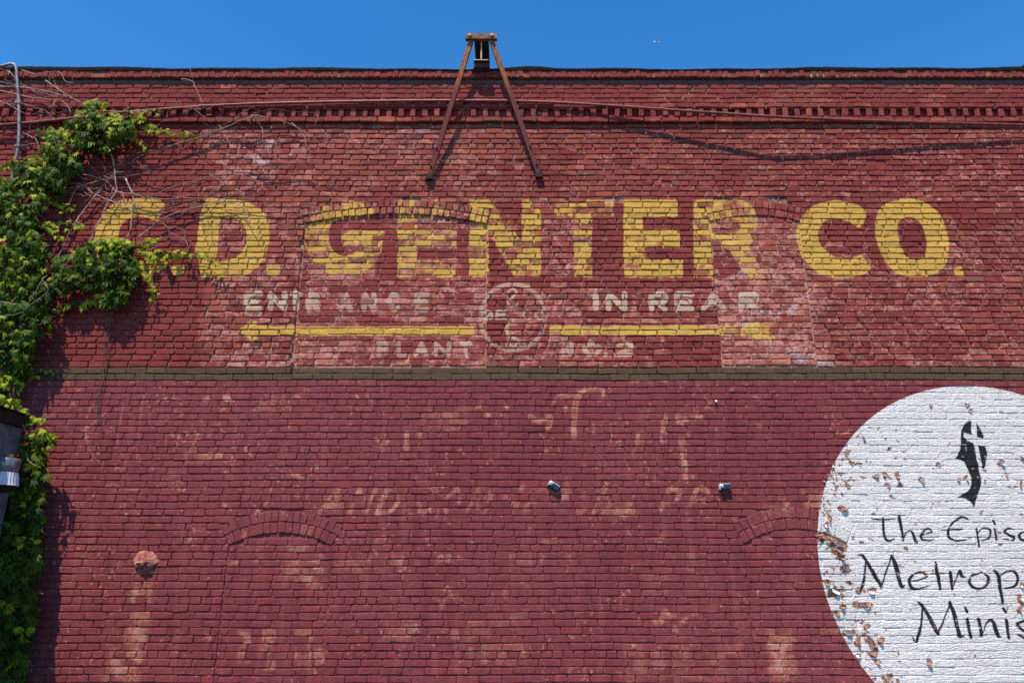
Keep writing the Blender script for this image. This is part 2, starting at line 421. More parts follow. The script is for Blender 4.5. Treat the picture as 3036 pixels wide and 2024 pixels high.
for ch, a, b in (('E', 722, 780), ('N', 793, 852), ('T', 856, 898), ('R', 905, 948), ('A', 1000, 1046), ('N', 1070, 1116), ('C', 1146, 1186), ('E', 1228, 1275)):
    glyph(ch, a, b, 862, 923, 17, .95 if a < 900 else .62)
for ch, a, b in (('I', 1757, 1777), ('N', 1797, 1860), ('R', 1923, 1981), ('E', 1999, 2060), ('A', 2077, 2155), ('R', 2190, 2252)): glyph(ch, a, b, 863, 924, 17, .9)
for ch, a, b in (('P', 1118, 1152), ('L', 1176, 1206), ('A', 1226, 1272), ('N', 1286, 1336), ('T', 1362, 1400), ('N', 1664, 1700), ('O', 1725, 1786), ('.', 1790, 1802), ('2', 1827, 1880)): glyph(ch, a, b, 1010, 1057, 12, .5 if a < 1220 or 1660 < a < 1720 else .68)
for a0, a1, vv in ((190, 335, .6), (15, 165, .5), (335, 375, .3), (165, 190, .3)):
    stroke(cre, [(x, y, 12) for x, y in ell(1520, 940, 96, 98, a0, a1, 16)], (1, 0, 0), vv)
for ch, a, b in (('G', 1424, 1462), ('E', 1468, 1505), ('C', 1548, 1578), ('O', 1582, 1616)): glyph(ch, a, b, 917, 949, 8, .8)
stroke(cre, [(1505, 866, 7), (1520, 856, 7), (1532, 866, 7), (1518, 882, 7), (1503, 892, 7), (1516, 906, 7), (1534, 900, 7)], (1, 0, 0), .7)
stroke(cre, [(1530, 962, 7), (1508, 962, 8), (1502, 978, 8), (1512, 998, 7), (1534, 1004, 7), (1536, 1018, 7), (1520, 1026, 7), (1506, 1014, 7)], (1, 0, 0), .7)
cwear = .38*brnd2 + .38*nB + .24*nA
cre = cre*(.25 + .75*sstep(cwear, .26, .46))

# ---- old maroon paint on the upper wall
mar = Z0()
bias = -.02 + .42*box_soft(-400, 150, 520, 1090, .45) + .30*box_soft(460, 640, 600, 1090, .1) + .05*box_soft(2330, 380, 3500, 1090, .25) + .05*box_soft(1560, 360, 3500, 590, .3) \
    + .015*box_soft(620, 640, 1440, 1090, .12) - .05*box_soft(1560, 780, 1700, 960, .1) - .24*box_soft(2150, 800, 2440, 1090, .15) + .12*box_soft(-600, 200, 3600, 362, .05)
base_m = .14*brnd + .34*nA + .32*nS + .18*nB + bias
mar = sstep(base_m, .49, .56)
hard = Z0()
for p in ([(1452, 640), (1547, 720), (1547, 592), (1480, 592)], [(1450, 700), (1450, 822), (1524, 822)], [(1756, 642), (1756, 822), (1850, 822), (1846, 592), (1819, 592), (1819, 642)], [(1905, 642), (2056, 642), (2056, 680), (1905, 680)],
          [(2009, 592), (2056, 592), (2058, 822), (2025, 822), (2016, 700)], [(1912, 734), (2056, 734), (2056, 770), (1912, 770)], [(2115, 740), (2160, 742), (2200, 800), (2150, 824), (2115, 824)], [(975, 652), (1140, 640), (1140, 681), (1010, 681), (1018, 729), (1068, 728), (1040, 756), (1000, 756), (973, 720)],
          [(1139, 681), (1179, 681), (1177, 822), (1110, 822), (1112, 780), (1132, 742)], [(1235, 734), (1353, 734), (1353, 768), (1235, 768)], [(1355, 640), (1392, 640), (1391, 822), (1353, 822)], [(1452, 822), (2110, 822), (2110, 852), (1452, 852)],
          [(1856, 992), (2135, 992), (2140, 1086), (1836, 1086), (1890, 1030)], [(2440, 660), (2560, 660), (2560, 760), (2450, 745)], [(2665, 660), (2745, 660), (2745, 760), (2680, 760)], [(2436, 600), (3036, 592), (3036, 640), (2860, 700), (2820, 640)],
          [(1442, 880), (1500, 880), (1500, 1030), (1442, 1060)], [(2560, 640), (2600, 640), (2610, 760), (2640, 812), (2590, 790), (2556, 680)]):
    fill(hard, p)
for a, b in ((730, 788), (801, 860), (864, 906), (1236, 1283), (1805, 1868), (1931, 1989), (2007, 2068), (2085, 2163)): fill(hard, [(a, 868), (b, 868), (b, 932), (a, 932)], .8)
for a, b in ((1234, 1280), (1294, 1344)): fill(hard, [(a, 1004), (b, 1004), (b, 1062), (a, 1062)], .8)
hard = hard*sstep(.4*brnd + .3*nB + .3*nA, .28, .38)
rightz = box_soft(2300, 380, 3600, 1092, .3)
crumb = sstep(.40*nB + .35*nS + .25*nC, .51, .58)                     # crumbly loss on the right part of the wall
mar = mar*(1 - .85*rightz*crumb)
mar = np.maximum(mar, .9*box_soft(560, 372, 3300, 1092, .3)*sstep(.4*nB + .3*nC + .3*nS, .545, .60))
mar = np.maximum(mar, hard)

# ---- pale salmon residue of older coats
sal = sstep(.13*brnd2 + .36*nS + .17*nA + .34*nB + .060*box_soft(640, 600, 1450, 1092, .15) + .07*box_soft(1450, 600, 2150, 1092, .2) + .10*box_soft(2130, 650, 2440, 1092, .1) + .12*box_soft(660, 1040, 1440, 1092, .05)
            + .13*box_soft(500, 822, 560, 1040, .03) + .05*box_soft(2420, 560, 3300, 1090, .2) - .02*box_soft(-500, 380, 640, 800, .2) - .10*box_soft(-500, 150, 3500, 372, .03) + .05*box_soft(560, 380, 800, 590, .15), .53, .61)
nF = fbm([.045, .022, .012, .008], 21, 1.5)
sal = np.maximum(sal*.92*(.45 + .55*sstep(nF, .40, .54)), .95*rightz*sstep(.26*nB + .26*nS + .48*nF, .535, .575))
palez = np.clip(.75*box_soft(600, 640, 1440, 1092, .15) + .5*box_soft(1440, 600, 1720, 1060, .12) + .8*box_soft(2140, 640, 2440, 1092, .1) + .7*box_soft(500, 822, 570, 1060, .03) + .45*box_soft(640, 372, 1500, 600, .3) + .55*box_soft(540, 380, 760, 560, .12), 0, 1)
sal = np.maximum(sal, .85*palez*sstep(.30*nS + .30*nF + .25*nA + .15*brnd2 + .10*palez, .525, .60))
sal = np.maximum(sal, .8*box_soft(560, 600, 2300, 1092, .3)*sstep(.3*nS + .7*nF, .60, .64))
sal = np.maximum(sal, .7*box_soft(200, 372, 3300, 600, .2)*sstep(.3*nS + .7*nF, .615, .65))
# white scuffs, efflorescence (upper wall)
effq = .06*box_soft(700, 380, 1650, 470, .2)
eff = sstep(effq + .45*nS + .35*nB + .2*brnd + .10*box_soft(560, 370, 820, 560, .12) + .07*box_soft(1400, 370, 1620, 420, .08) + .10*box_soft(2160, 780, 2440, 1092, .15) + .04*box_soft(780, 370, 1500, 480, .2), .66, .76)

# ---- lower wall: places where the newer paint has come away, old words showing through
exp_ = Z0()
T6 = (2.94, 220, 1140); T7 = (1.96, 940, 1140); T2 = (2.305, 600, 1344)
for st in ([(170,170,12),(125,250,12),(100,350,12),(95,410,13),(110,500,16),(140,570,14),(190,650,12),(250,690,14)], [(80,412,22),(290,412,22)], [(300,410,14),(480,408,12),(660,408,9)], [(430,165,12),(405,300,11),(380,480,10),(365,580,9)],
           [(605,100,14),(580,250,10),(570,420,10),(550,560,9),(545,660,8)], [(700,215,9),(665,250,9),(655,320,9),(690,380,9)], [(290,225,14),(215,290,16),(90,385,9)], [(215,345,10),(250,380,12),(290,390,8)], [(185,790,12),(178,835,10)],
           [(270,880,14),(350,870,12),(390,905,16),(370,935,12)], [(460,915,18),(590,905,14)], [(430,1070,16),(440,1035,14)], [(450,985,18),(500,1000,14)], [(800,460,8),(800,540,8)]):
    stroke(exp_, st, T6, .72)
soft = Z0()
for st in ([(1490,330,22),(1495,200,24),(1505,90,26),(1560,30,20),(1650,30,16),(1665,60,12)], [(1240,185,26),(1300,210,26),(1355,190,30),(1340,250,24)], [(1900,170,30),(2010,190,34),(2010,330,26)], [(2100,190,30),(2120,300,30),(2135,450,26),(2140,560,26)], [(2120,200,24),(2240,190,20)],
           [(1870,260,16),(1860,340,16),(1835,410,12)], [(520,280,20),(520,370,22)], [(590,280,20),(605,370,20)]):
    stroke(soft, st, T7, .9, wm=1.45)
for ch, a, b in (('A', 955, 1020), ('N', 1046, 1106), ('D', 1126, 1190), ('C', 1236, 1292), ('O', 1312, 1370), ('M', 1392, 1462), ('M', 1482, 1545), ('E', 1560, 1602), ('R', 1630, 1676), ('C', 1704, 1752), ('I', 1766, 1784), ('A', 1796, 1846), ('L', 1862, 1900), ('P', 1962, 2016), ('R', 2044, 2096)):
    tmp = Z0(); glyph(ch, a, b, 1442, 1526, 15, 1.0, tmp)
    zc_ = XZ(1518, 1484)[1]                                     # the words lean to the right
    rows = np.nonzero(tmp.max(1))[0]
    for r_ in rows:
        tmp[r_] = np.roll(tmp[r_], int(round((PZ0 + r_*RES - zc_)*.40/RES)))
    soft = np.maximum(soft, tmp*(.62 if 1390 < a < 1760 else .88))
for p in ([(1080,585),(1300,590),(1290,640),(1200,650),(1130,650)], [(1865,740),(1960,780),(2060,840),(2030,870),(1960,830),(1890,790)], [(2050,710),(2130,690),(2130,745),(2060,750)], [(1110,110),(1190,95),(1190,145),(1115,145)], [(1290,95),(1370,95),(1370,145),(1300,145)], [(900,900),(980,895),(960,930),(910,930)], [(2150,1060),(2190,1030),(2352,1020),(2352,1085),(2160,1085)]):
    fill(soft, [(T6[1] + x/T6[0], T6[2] + y/T6[0]) for x, y in p], .95)
for x0, y0, x1, y1, v in ((240,1200,330,1480,.6),(245,1310,500,1380,.85),(410,1200,500,1480,.8),(630,1200,740,1480,.7),(760,1330,830,1440,.7),(720,680,830,760,.75),(690,770,830,830,.75),(680,830,820,930,.9),(1290,680,1370,770,.6),(1450,680,1490,770,.5),(2090,680,2250,770,.4),(1700,1200,1750,1270,.6)):
    fill(soft, [(T2[1] + x/T2[0], T2[2] + y/T2[0]) for x, y in ((x0, y0), (x1, y0), (x1, y1), (x0, y1))], v)
for x0, y0, x1, y1, v in ((375,1690,440,2024,.62),(310,1920,420,2024,.5),(2280,1870,2360,2010,.7),(2380,1440,2450,1530,.5),(2250,1500,2420,1540,.35),(1620,1420,1690,1520,.45),(1900,1620,2100,1760,.22),(1850,1900,2200,2024,.22),(1380,1820,1560,2000,.2),(850,1560,920,1740,.45),(545,1330,620,1370,.5),(1240,1210,1400,1270,.3),(1790,1480,1900,1530,.4),(1000,1640,1130,1700,.35),(1140,1840,1230,1900,.3),(760,1180,840,1230,.3),(2440,1860,2500,1880,.8)):
    soft = np.maximum(soft, min(1, v*1.2 + .08)*box_soft(x0, y0, x1, y1, .05))
lw = .40*brnd + .35*nB + .25*nS
lw2 = .22*brnd + .48*nB + .30*nS
low = np.maximum(exp_*sstep(lw, .22, .42)*.85, .9*soft*sstep(lw2 + .12*(soft - .6), .40, .60))
low = np.maximum(low, .8*sstep(.5*nC + .3*nB + .2*nA, .635, .70))             # pin-prick chips everywhere
low = np.maximum(low, .8*sstep(.5*nS + .5*nB + .05*box_soft(1300, 1500, 2420, 2100, .4) + .05*box_soft(900, 1130, 2100, 1300, .3), .68, .80))
# ---- chips in the white disc
chips = [(2596,1411,9,7),(2624,1405,8,6),(2660,1411,8,9),(2630,1436,9,4),(2669,1439,8,5),(2731,1422,8,8),(2498,1506,9,6),(2461,1534,5,8),(2450,1554,5,7),(2432,1586,18,5),(2460,1598,20,5),(2487,1621,17,13),(2495,1652,6,6),(2503,1688,10,7),(2472,1756,15,11),(2562,1792,20,7),(2585,1750,10,6),(2498,1798,8,5),(2478,1815,7,5),(2571,1857,7,7),
         (2543,1903,6,13),(2588,1907,9,17),(2614,1896,8,8),(2588,1938,10,6),(2517,1876,12,6),(2756,1958,8,7),(2545,1941,6,6),(2781,1374,6,4),(2843,1422,7,5),(2863,1416,6,6),(2969,1374,10,9),(2905,1360,6,6),(2921,1394,12,6),(2921,1425,8,4),(2995,1443,8,3),(3028,1433,6,8),(3031,1360,5,7),(2761,1203,5,7),(2877,1217,7,5),(2562,1307,4,11),(2523,1374,5,3),(2545,1374,14,3),(2470,1385,5,12),(2515,1439,8,4),(2686,1624,5,5),(2965,1612,7,3),(3025,1778,6,14),(3022,1806,6,9),(3031,1735,6,8),(2868,1200,8,3),(2563,1880,5,5),(2440,1420,5,5),(2601,1960,6,5),(2637,1330,6,5),(2452,1725,7,6),(2520,1725,8,4),(2630,2005,16,10)]
chp = Z0(); flakes = []
for cx, cy, rx, ry in chips:
    if 2880 < cx < 2935 and 1300 < cy < 1450: rx *= .6; ry *= .6
    elif cx < 2620 and cy > 1480: rx *= 1.7; ry *= 1.6
    else: rx *= 1.25; ry *= 1.3
    pts = []; sk = R.uniform(-.5, .5); m = R.randint(5, 7); a0 = R.uniform(0, 6)
    for k in range(m):
        a = a0 + 2*math.pi*k/m; rr = R.uniform(.7, 1.3)
        pts.append((cx + rx*rr*math.cos(a) + sk*ry*math.sin(a), cy + ry*rr*math.sin(a)))
    fill(chp, pts); flakes.append((cx, cy, rx, ry))
ex, ez = CIRC[0], CIRC[1]
edge = sstep(np.hypot(Xg - ex, Zg - ez), CIRC[2]*.62, CIRC[2]*.98)*sstep(-Xg, -4.2, -3.3)
band1 = np.exp(-((Zg - XZ(2700, 1410)[1])/.16)**2)
chp = np.maximum(chp, sstep(.55*nB + .45*nC + .075*edge + .045*band1, .70, .725))
incirc = np.hypot(Xg - ex, Zg - ez) < CIRC[2]
lowmask = np.where(incirc, chp, low)

# ---- black lettering and emblem on the disc
blk = Z0(); T8 = (3.5645, 2540, 1500)
def S(*p, closed=False): stroke(blk, list(p), T8, 1.0, True, closed, 1.22)
S((150,130,10),(250,145,18),(410,130,10)); S((275,120,16),(285,250,24),(300,330,26),(340,362,22),(400,340,10))
S((450,110,28),(470,220,26),(490,365,22)); S((490,360,14),(520,280,14),(560,255,16),(590,290,26),(620,380,26),(640,370,14))
S((680,305,14),(790,275,16),(760,240,22),(710,255,18),(675,310,22),(690,350,24),(740,362,16),(830,350,8))
S((1180,130,16),(1100,118,24),(1020,170,20),(965,260,26),(980,335,28),(1060,358,22),(1150,350,14),(1215,328,10)); S((1000,243,12),(1118,240,16))
S((1265,235,18),(1285,340,22),(1300,430,22)); S((1275,290,10),(1330,240,16),(1400,245,22),(1418,290,20),(1390,345,18),(1320,355,12))
S((1460,235,20),(1485,360,20)); S((1450,155,22),(1464,185,22))
S((1660,245,14),(1600,238,20),(1555,265,22),(1600,300,24),(1660,325,26),(1640,355,22),(1550,345,10)); S((1800,255,14),(1730,290,24),(1725,340,26),(1795,365,18))
S((20,515,10),(60,520,26),(95,560,26)); S((95,560,28),(180,710,32),(260,850,30)); S((260,850,20),(320,680,16),(370,530,18)); S((370,520,24),(400,590,34),(440,740,36),(475,845,34),(505,838,18)); S((95,570,16),(85,700,22),(60,840,30),(20,920,30),(-12,890,14))
S((570,790,14),(740,755,16),(700,700,24),(620,705,20),(560,770,28),(570,850,28),(640,875,22),(775,840,8))
S((830,590,22),(855,720,32),(880,875,28)); S((785,712,14),(935,712,12)); S((990,700,30),(1015,870,26)); S((1015,860,12),(1060,740,16),(1090,680,24),(1110,730,30),(1150,748,10))
S((1290,705,18),(1210,740,26),(1195,800,28),(1240,860,28),(1310,870,24),(1380,820,28),(1390,750,24),(1340,710,18), closed=True)
S((1450,680,16),(1490,720,34),(1520,880,32),(1545,1020,26)); S((1510,740,10),(1580,690,18),(1660,690,26),(1705,760,28),(1670,840,28),(1570,870,16))
S((640,1010,10),(690,1040,28)); S((690,1050,30),(775,1190,34),(860,1345,34)); S((860,1345,20),(920,1190,16),(985,1030,18)); S((985,1015,34),(1030,1150,34),(1065,1290,36),(1095,1370,36),(1130,1365,16)); S((690,1060,14),(680,1230,24),(650,1370,32),(630,1430,30),(590,1390,14))
S((1165,1190,30),(1205,1380,30)); S((1145,1070,24),(1168,1115,28)); S((1285,1185,26),(1320,1370,30)); S((1320,1360,12),(1370,1240,18),(1430,1205,26),(1470,1300,38),(1500,1370,34),(1530,1375,14))
S((1575,1195,28),(1615,1390,30)); S((1550,1075,26),(1577,1122,26)); S((1790,1200,18),(1700,1240,28),(1730,1290,28),(1790,1320,28)); S((1705,1355,18),(1775,1390,24))
T9 = lambda pts: [(2540 + x/4.3548, 1200 + y/4.3548) for x, y in pts]
fill(blk, T9([(1480,205),(1420,215),(1380,260),(1350,330),(1340,420),(1335,560),(1310,650),(1265,700),(1340,708),(1390,730),(1440,830),(1475,930),(1485,1020),(1475,1070),(1420,1120),(1350,1160),(1285,1190),(1400,1210),(1460,1240),(1490,1290),(1505,1330),(1530,1260),(1560,1160),(1595,1060),(1605,970),(1590,880),(1570,790),(1545,650),(1520,550),(1500,490),(1430,455),(1380,415),(1385,360),(1420,370),(1485,397),(1480,300)]))
fill(blk, T9([(1545,235),(1590,300),(1630,390),(1635,435),(1555,420)])); fill(blk, T9([(1570,525),(1668,530),(1680,640),(1670,780),(1650,830),(1625,820),(1610,700),(1590,610)]))
blk *= 1 - .6*sstep(nC, .72, .78)

def to_image(name, r, g, b):
    im = bpy.data.images.new(name, IW, IH, alpha=False, float_buffer=False)
    im.colorspace_settings.name = 'Non-Color'
    a = np.ones((IH, IW, 4), np.float32); a[..., 0] = r; a[..., 1] = g; a[..., 2] = b
    im.pixels.foreach_set(np.clip(a, 0, 1).ravel()); im.update(); im.pack(); return im
IMG1 = to_image('sign_paint', yel, cre, mar)
IMG2 = to_image('wall_wear', sal, lowmask, blk)
IMG3 = to_image('wall_bloom', eff, hard, np.clip(nD, 0, 1))

# ------------------------------------------------------------------ wall materials
def wall_material(name, mortar):
    m = NT(name); p = m.pos(); sp = m.n('ShaderNodeSeparateXYZ'); m.t.links.new(p, sp.inputs[0]); X, Y, Z = sp.outputs
    uv = m.n('ShaderNodeCombineXYZ')
    m.put(uv.inputs[0], m.math('MULTIPLY_ADD', X, 1/(IW*RES), -PX0/(IW*RES))); m.put(uv.inputs[1], m.math('MULTIPLY_ADD', Z, 1/(IH*RES), -PZ0/(IH*RES)))
    def tex(im):
        x = m.n('ShaderNodeTexImage', image=im, interpolation='Linear', extension='EXTEND'); m.t.links.new(uv.outputs[0], x.inputs[0])
        s = m.n('ShaderNodeSeparateColor'); m.t.links.new(x.outputs[0], s.inputs[0]); return s.outputs
    yl, cr_, mr = tex(IMG1); sl, lo, bk = tex(IMG2); ef, hd, nd = tex(IMG3)
    fine = m.noise(140, 4, .65, p); mid = m.noise(34, 4, .65, p); big = m.noise(7, 3, .6, p); grit = m.noise(420, 2, .6, p)
    tx, ty, tz = m.attr()
    if mortar:
        base = m.mix(m.smooth(mid, .42, .6), rgb(182, 148, 116), rgb(112, 80, 66))
        base = m.mix(m.smooth(big, .5, .66), base, rgb(92, 60, 54))
        tval = .97
    else:
        base = m.ramp(tx, [(0, rgb(112, 58, 56)), (.10, rgb(128, 60, 56)), (.3, rgb(144, 66, 58)), (.55, rgb(152, 70, 60)), (.75, rgb(158, 76, 62)), (.88, rgb(174, 86, 62)), (.95, rgb(150, 74, 64)), (1, rgb(122, 78, 74))])
        base = m.mix(m.smooth(mid, .3, .75), m.mix(.3, base, rgb(86, 42, 42)), base)
        base = m.mix(m.math('MULTIPLY', m.smooth(fine, .50, .64), .45), base, rgb(200, 124, 102))
        base = m.mix(m.math('MULTIPLY', m.smooth(grit, .42, .30), .5), base, rgb(72, 32, 32))
        tval = m.math('MULTIPLY_ADD', ty, m.smooth(Z, ZB0 - .01, ZB0 + .1, .10, .22), m.smooth(Z, ZB0 - .01, ZB0 + .1, .95, .89))
    col = base
    col = m.mix(m.math('MULTIPLY', sl, m.smooth(fine, .34, .58, .25, .95)), col, m.mix(m.smooth(mid, .42, .6), rgb(194, 118, 102), rgb(224, 166, 146)))
    col = m.mix(m.math('MULTIPLY', ef, m.smooth(fine, .3, .55, .3, .9)), col, rgb(200, 176, 172))
    marcol = m.mix(m.smooth(mid, .35, .65), rgb(118, 46, 46), rgb(138, 58, 54))
    marcol = m.mix(m.math('MULTIPLY', m.smooth(fine, .55, .68), .4), marcol, rgb(170, 96, 88))
    col = m.mix(m.math('MULTIPLY', m.math('MULTIPLY', mr, .7) if mortar else mr, m.smooth(grit, .25, .4, .6, .96)), col, marcol)
    col = m.mix(m.math('MULTIPLY', cr_, m.smooth(fine, .3, .5, .45, .95)), col, m.mix(m.smooth(mid, .4, .6), rgb(214, 190, 160), rgb(200, 168, 140)))
    ycol = m.mix(m.smooth(mid, .35, .65), rgb(222, 180, 80), rgb(206, 164, 80))
    ycol = m.mix(m.math('MULTIPLY', m.smooth(fine, .54, .7), .5), ycol, rgb(128, 96, 56))
    col = m.mix(m.math('MULTIPLY', yl, m.math('MULTIPLY', m.smooth(fine, .34, .50, .45, .98), m.smooth(mid, .30, .48, .74, 1.0))), col, ycol)
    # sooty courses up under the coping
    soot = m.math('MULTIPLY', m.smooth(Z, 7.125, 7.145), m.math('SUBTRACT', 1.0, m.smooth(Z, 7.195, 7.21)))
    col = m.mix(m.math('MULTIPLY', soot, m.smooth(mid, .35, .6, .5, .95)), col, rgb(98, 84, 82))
    # lower wall, newer maroon coat
    wob = m.math('MULTIPLY_ADD', m.math('SUBTRACT', mid, .5), .008, Z)
    lowz = m.math('LESS_THAN', wob, ZB0 + .002)
    newc = m.mix(m.smooth(nd, .3, .7), rgb(131, 60, 63), rgb(140, 69, 70))
    newc = m.mix(m.smooth(mid, .38, .66), newc, rgb(118, 54, 58))
    newc = m.mix(m.math('MULTIPLY', m.smooth(fine, .56, .68), .4), newc, rgb(166, 98, 92))
    newc = m.mix(m.math('MULTIPLY', m.smooth(grit, .40, .28), .45), newc, rgb(84, 34, 38))
    newc = m.mix(m.math('MULTIPLY', m.smooth(big, .55, .68), .4), newc, rgb(122, 50, 48))
    if not mortar:
        newc = m.mix(m.smooth(tz, .86, .95, 0, .35), newc, rgb(138, 58, 56)); newc = m.mix(m.smooth(tz, .04, .12, .3, 0), newc, rgb(120, 64, 74))
    tan = m.mix(m.smooth(mid, .4, .6), rgb(190, 126, 102), rgb(168, 94, 76))
    tan = m.mix(m.smooth(big, .52, .6), tan, rgb(200, 148, 126))
    vs2 = m.n('ShaderNodeVectorMath', operation='MULTIPLY'); m.t.links.new(p, vs2.inputs[0]); vs2.inputs[1].default_value = (9, 9, .9)
    strk = m.noise(1, 5, .62, vs2.outputs[0])
    newc = m.mix(m.smooth(strk, .50, .66, 0, .42), newc, rgb(96, 44, 46)); newc = m.mix(m.smooth(strk, .46, .30, 0, .38), newc, rgb(158, 92, 88))
    newc = m.mix(m.math('MULTIPLY', lo, m.smooth(fine, .3, .5, .3, .95)), newc, tan)
    col = m.mix(lowz, col, newc)
    # brown band
    inband = m.math('MULTIPLY', m.math('GREATER_THAN', wob, ZB0 + .002), m.math('LESS_THAN', wob, ZB1 + .001))
    bandc = m.mix(m.smooth(mid, .35, .65), rgb(98, 74, 56), rgb(82, 62, 47))
    bandc = m.mix(m.math('MULTIPLY', m.smooth(fine, .55, .66), .4), bandc, rgb(132, 106, 82))
    col = m.mix(inband, col, bandc)
    # white disc
    dx = m.math('SUBTRACT', X, CIRC[0]); dz_ = m.math('SUBTRACT', Z, CIRC[1])
    dist = m.math('SQRT', m.math('ADD', m.math('MULTIPLY', dx, dx), m.math('MULTIPLY', dz_, dz_)))
    dist = m.math('MULTIPLY_ADD', m.math('SUBTRACT', fine, .5), .012, dist)
    inc = m.math('LESS_THAN', dist, CIRC[2])
    white = m.mix(m.smooth(mid, .4, .65), (.82, .765, .715), (.72, .67, .63))
    white = m.mix(m.math('MULTIPLY', m.smooth(fine, .56, .68), .4), white, (.48, .45, .43))
    white = m.mix(m.math('MULTIPLY', m.smooth(nd, .45, .75), .22), white, (.58, .52, .47))
    white = m.mix(m.math('MULTIPLY', bk, m.smooth(fine, .3, .42, .8, .99)), white, (.012, .011, .016))
    hole = m.mix(m.smooth(mid, .42, .58), rgb(132, 84, 62), rgb(166, 122, 90)); hole = m.mix(m.smooth(big, .5, .6), hole, rgb(128, 66, 54))
    white = m.mix(m.math('MULTIPLY', lo, .93), white, hole)
    col = m.mix(inc, col, white)
    if not mortar:
        sc2 = m.mix(1.0, col, m.math('MULTIPLY', tval, 1.0), 'MULTIPLY'); col = sc2
    vm = m.n('ShaderNodeVectorMath', operation='MULTIPLY'); m.t.links.new(p, vm.inputs[0]); vm.inputs[1].default_value = (22, 22, 75); sv = vm.outputs[0]
    # relief: gritty brick faces, flaking lumpy paint on the disc
    h1 = m.math('ADD', m.math('MULTIPLY', mid, 1.0), m.math('MULTIPLY', fine, .85))
    h1 = m.math('ADD', h1, m.math('MULTIPLY', inc, m.math('MULTIPLY', m.smooth(m.noise(1, 4, .6, sv, .5), .40, .60), 1.3)))
    nrm = m.bump(h1, .75, .0045)
    return m.done(m.bsdf(col, .88, 0, nrm, .18))
M_BRICK = wall_material('painted_brick', False)
M_MORTAR = wall_material('painted_mortar', True)
M_TAR = simple('roof_tar', (.008, .0075, .008), (.014, .013, .013), 6, .85, 0, .3, .003, .08)
M_ROOF = simple('roof_gravel', (.18, .17, .16), (.10, .095, .09), 4, .9)
M_RUST = NT('rusted_painted_steel')
def rust_mat():
    m = M_RUST; p = m.pos(); sp = m.n('ShaderNodeSeparateXYZ'); m.t.links.new(p, sp.inputs[0])
    n1 = m.noise(22, 4, .65, p); n2 = m.noise(120, 3, .6, p)
    zz = m.math('MULTIPLY_ADD', m.math('SUBTRACT', n1, .5), .35, sp.outputs[2])
    rust = m.mix(m.smooth(n1, .4, .62), rgb(176, 98, 44), rgb(120, 62, 34))
    rust = m.mix(m.math('MULTIPLY', m.smooth(n2, .6, .68), m.smooth(zz, 7.2, 7.5)), rust, rgb(216, 180, 160))
    paint = m.mix(m.smooth(n2, .4, .65), rgb(98, 40, 38), rgb(122, 56, 50))
    col = m.mix(m.smooth(zz, 6.9, 7.12), paint, rust)
    return m.done(m.bsdf(col, .75, 0, m.bump(n2, .4, .002), .3))
M_RUST = rust_mat()
M_BEAM = simple('dark_rusted_beam', (.05, .03, .025), (.09, .05, .035), 9, .8)
M_WOOD = simple('weathered_cross_bar', rgb(150, 112, 92), rgb(108, 76, 60), 14, .85)
M_PALE = simple('pale_lit_edge_and_bolt', rgb(226, 190, 160), rgb(200, 150, 110), 20, .8)  # pale tan standing for sunlight on the beam edges; also on bolts
M_PIPE = simple('red_oxide_pipe', rgb(150, 72, 64), rgb(110, 50, 44), 18, .5, 0, .2, .001, .5)
M_GREY = simple('grey_galvanised_pipe', rgb(150, 146, 150), rgb(112, 108, 114), 20, .5, .2, .2, .001, .5)
M_STEELD = simple('black_steel', (.012, .016, .020), (.022, .026, .03), 30, .45, 0, .1, .001, .5)
M_SILV = simple('bright_zinc', (.75, .78, .82), (.6, .64, .68), 40, .35, .3, .1, .001, .6)
M_SHED = simple('grey_painted_boards', rgb(120, 116, 122), rgb(92, 90, 98), 5, .8)
M_FASC = simple('dark_brown_fascia', rgb(48, 34, 30), rgb(34, 25, 23), 10, .8)
M_BRASS = simple('ochre_socket', rgb(196, 158, 70), rgb(150, 112, 50), 30, .4, .2, .1, .001, .5)
M_ALU = simple('dull_aluminium', rgb(150, 150, 156), rgb(118, 118, 126), 18, .35, .5, .1, .001, .5)
M_GLASSY = simple('ribbed_prismatic_glass', (.75, .77, .84), (.6, .62, .72), 40, .15, 0, .1, .001, .6)
M_STEM = simple('bare_vine_bark', rgb(200, 172, 156), rgb(146, 118, 106), 30, .9)
M_STEMB = simple('brown_vine_bark', rgb(124, 92, 74), rgb(86, 62, 52), 30, .9)
M_STEMY = simple('young_vine_shoot', rgb(186, 170, 84), rgb(150, 128, 70), 30, .8)
M_PLANE = simple('white_airliner_paint', (.8, .8, .82), (.72, .72, .75), .2, .35, 0, 0, .001, .5)
M_GROUND = simple('asphalt_and_gravel', (.045, .044, .042), (.07, .068, .064), 1.5, .95)
M_FLAKEB = simple('flake_underside', rgb(186, 150, 116), rgb(150, 104, 76), 30, .9)
M_FLAKEW = simple('flake_white', (.80, .80, .82), (.72, .72, .75), 30, .8)

def leaf_mat():
    m = NT('creeper_leaf'); tx, ty, tz = m.attr('tone'); p = m.pos(); n1 = m.noise(60, 3, .6, p)
    old = m.mix(tx, (.007, .024, .003), (.050, .108, .005)); yng_lit = m.mix(tx, (.27, .34, .012), (.46, .47, .02))  # yellow-green does for new growth and for sunlit leaves alike
    c = m.mix(ty, old, yng_lit); c = m.mix(m.math('MULTIPLY', m.smooth(n1, .45, .7), .3), c, (.10, .17, .02))
    d = m.bsdf(c, .55, 0, None, .14)
    t = m.n('ShaderNodeBsdfTranslucent'); m.put(t.inputs[0], m.mix(.5, c, (.26, .36, .02)))
    mx = m.n('ShaderNodeMixShader'); mx.inputs[0].default_value = .16
    m.t.links.new(d, mx.inputs[1]); m.t.links.new(t.outputs[0], mx.inputs[2])
    return m.done(mx.outputs[0])
M_LEAF = leaf_mat()

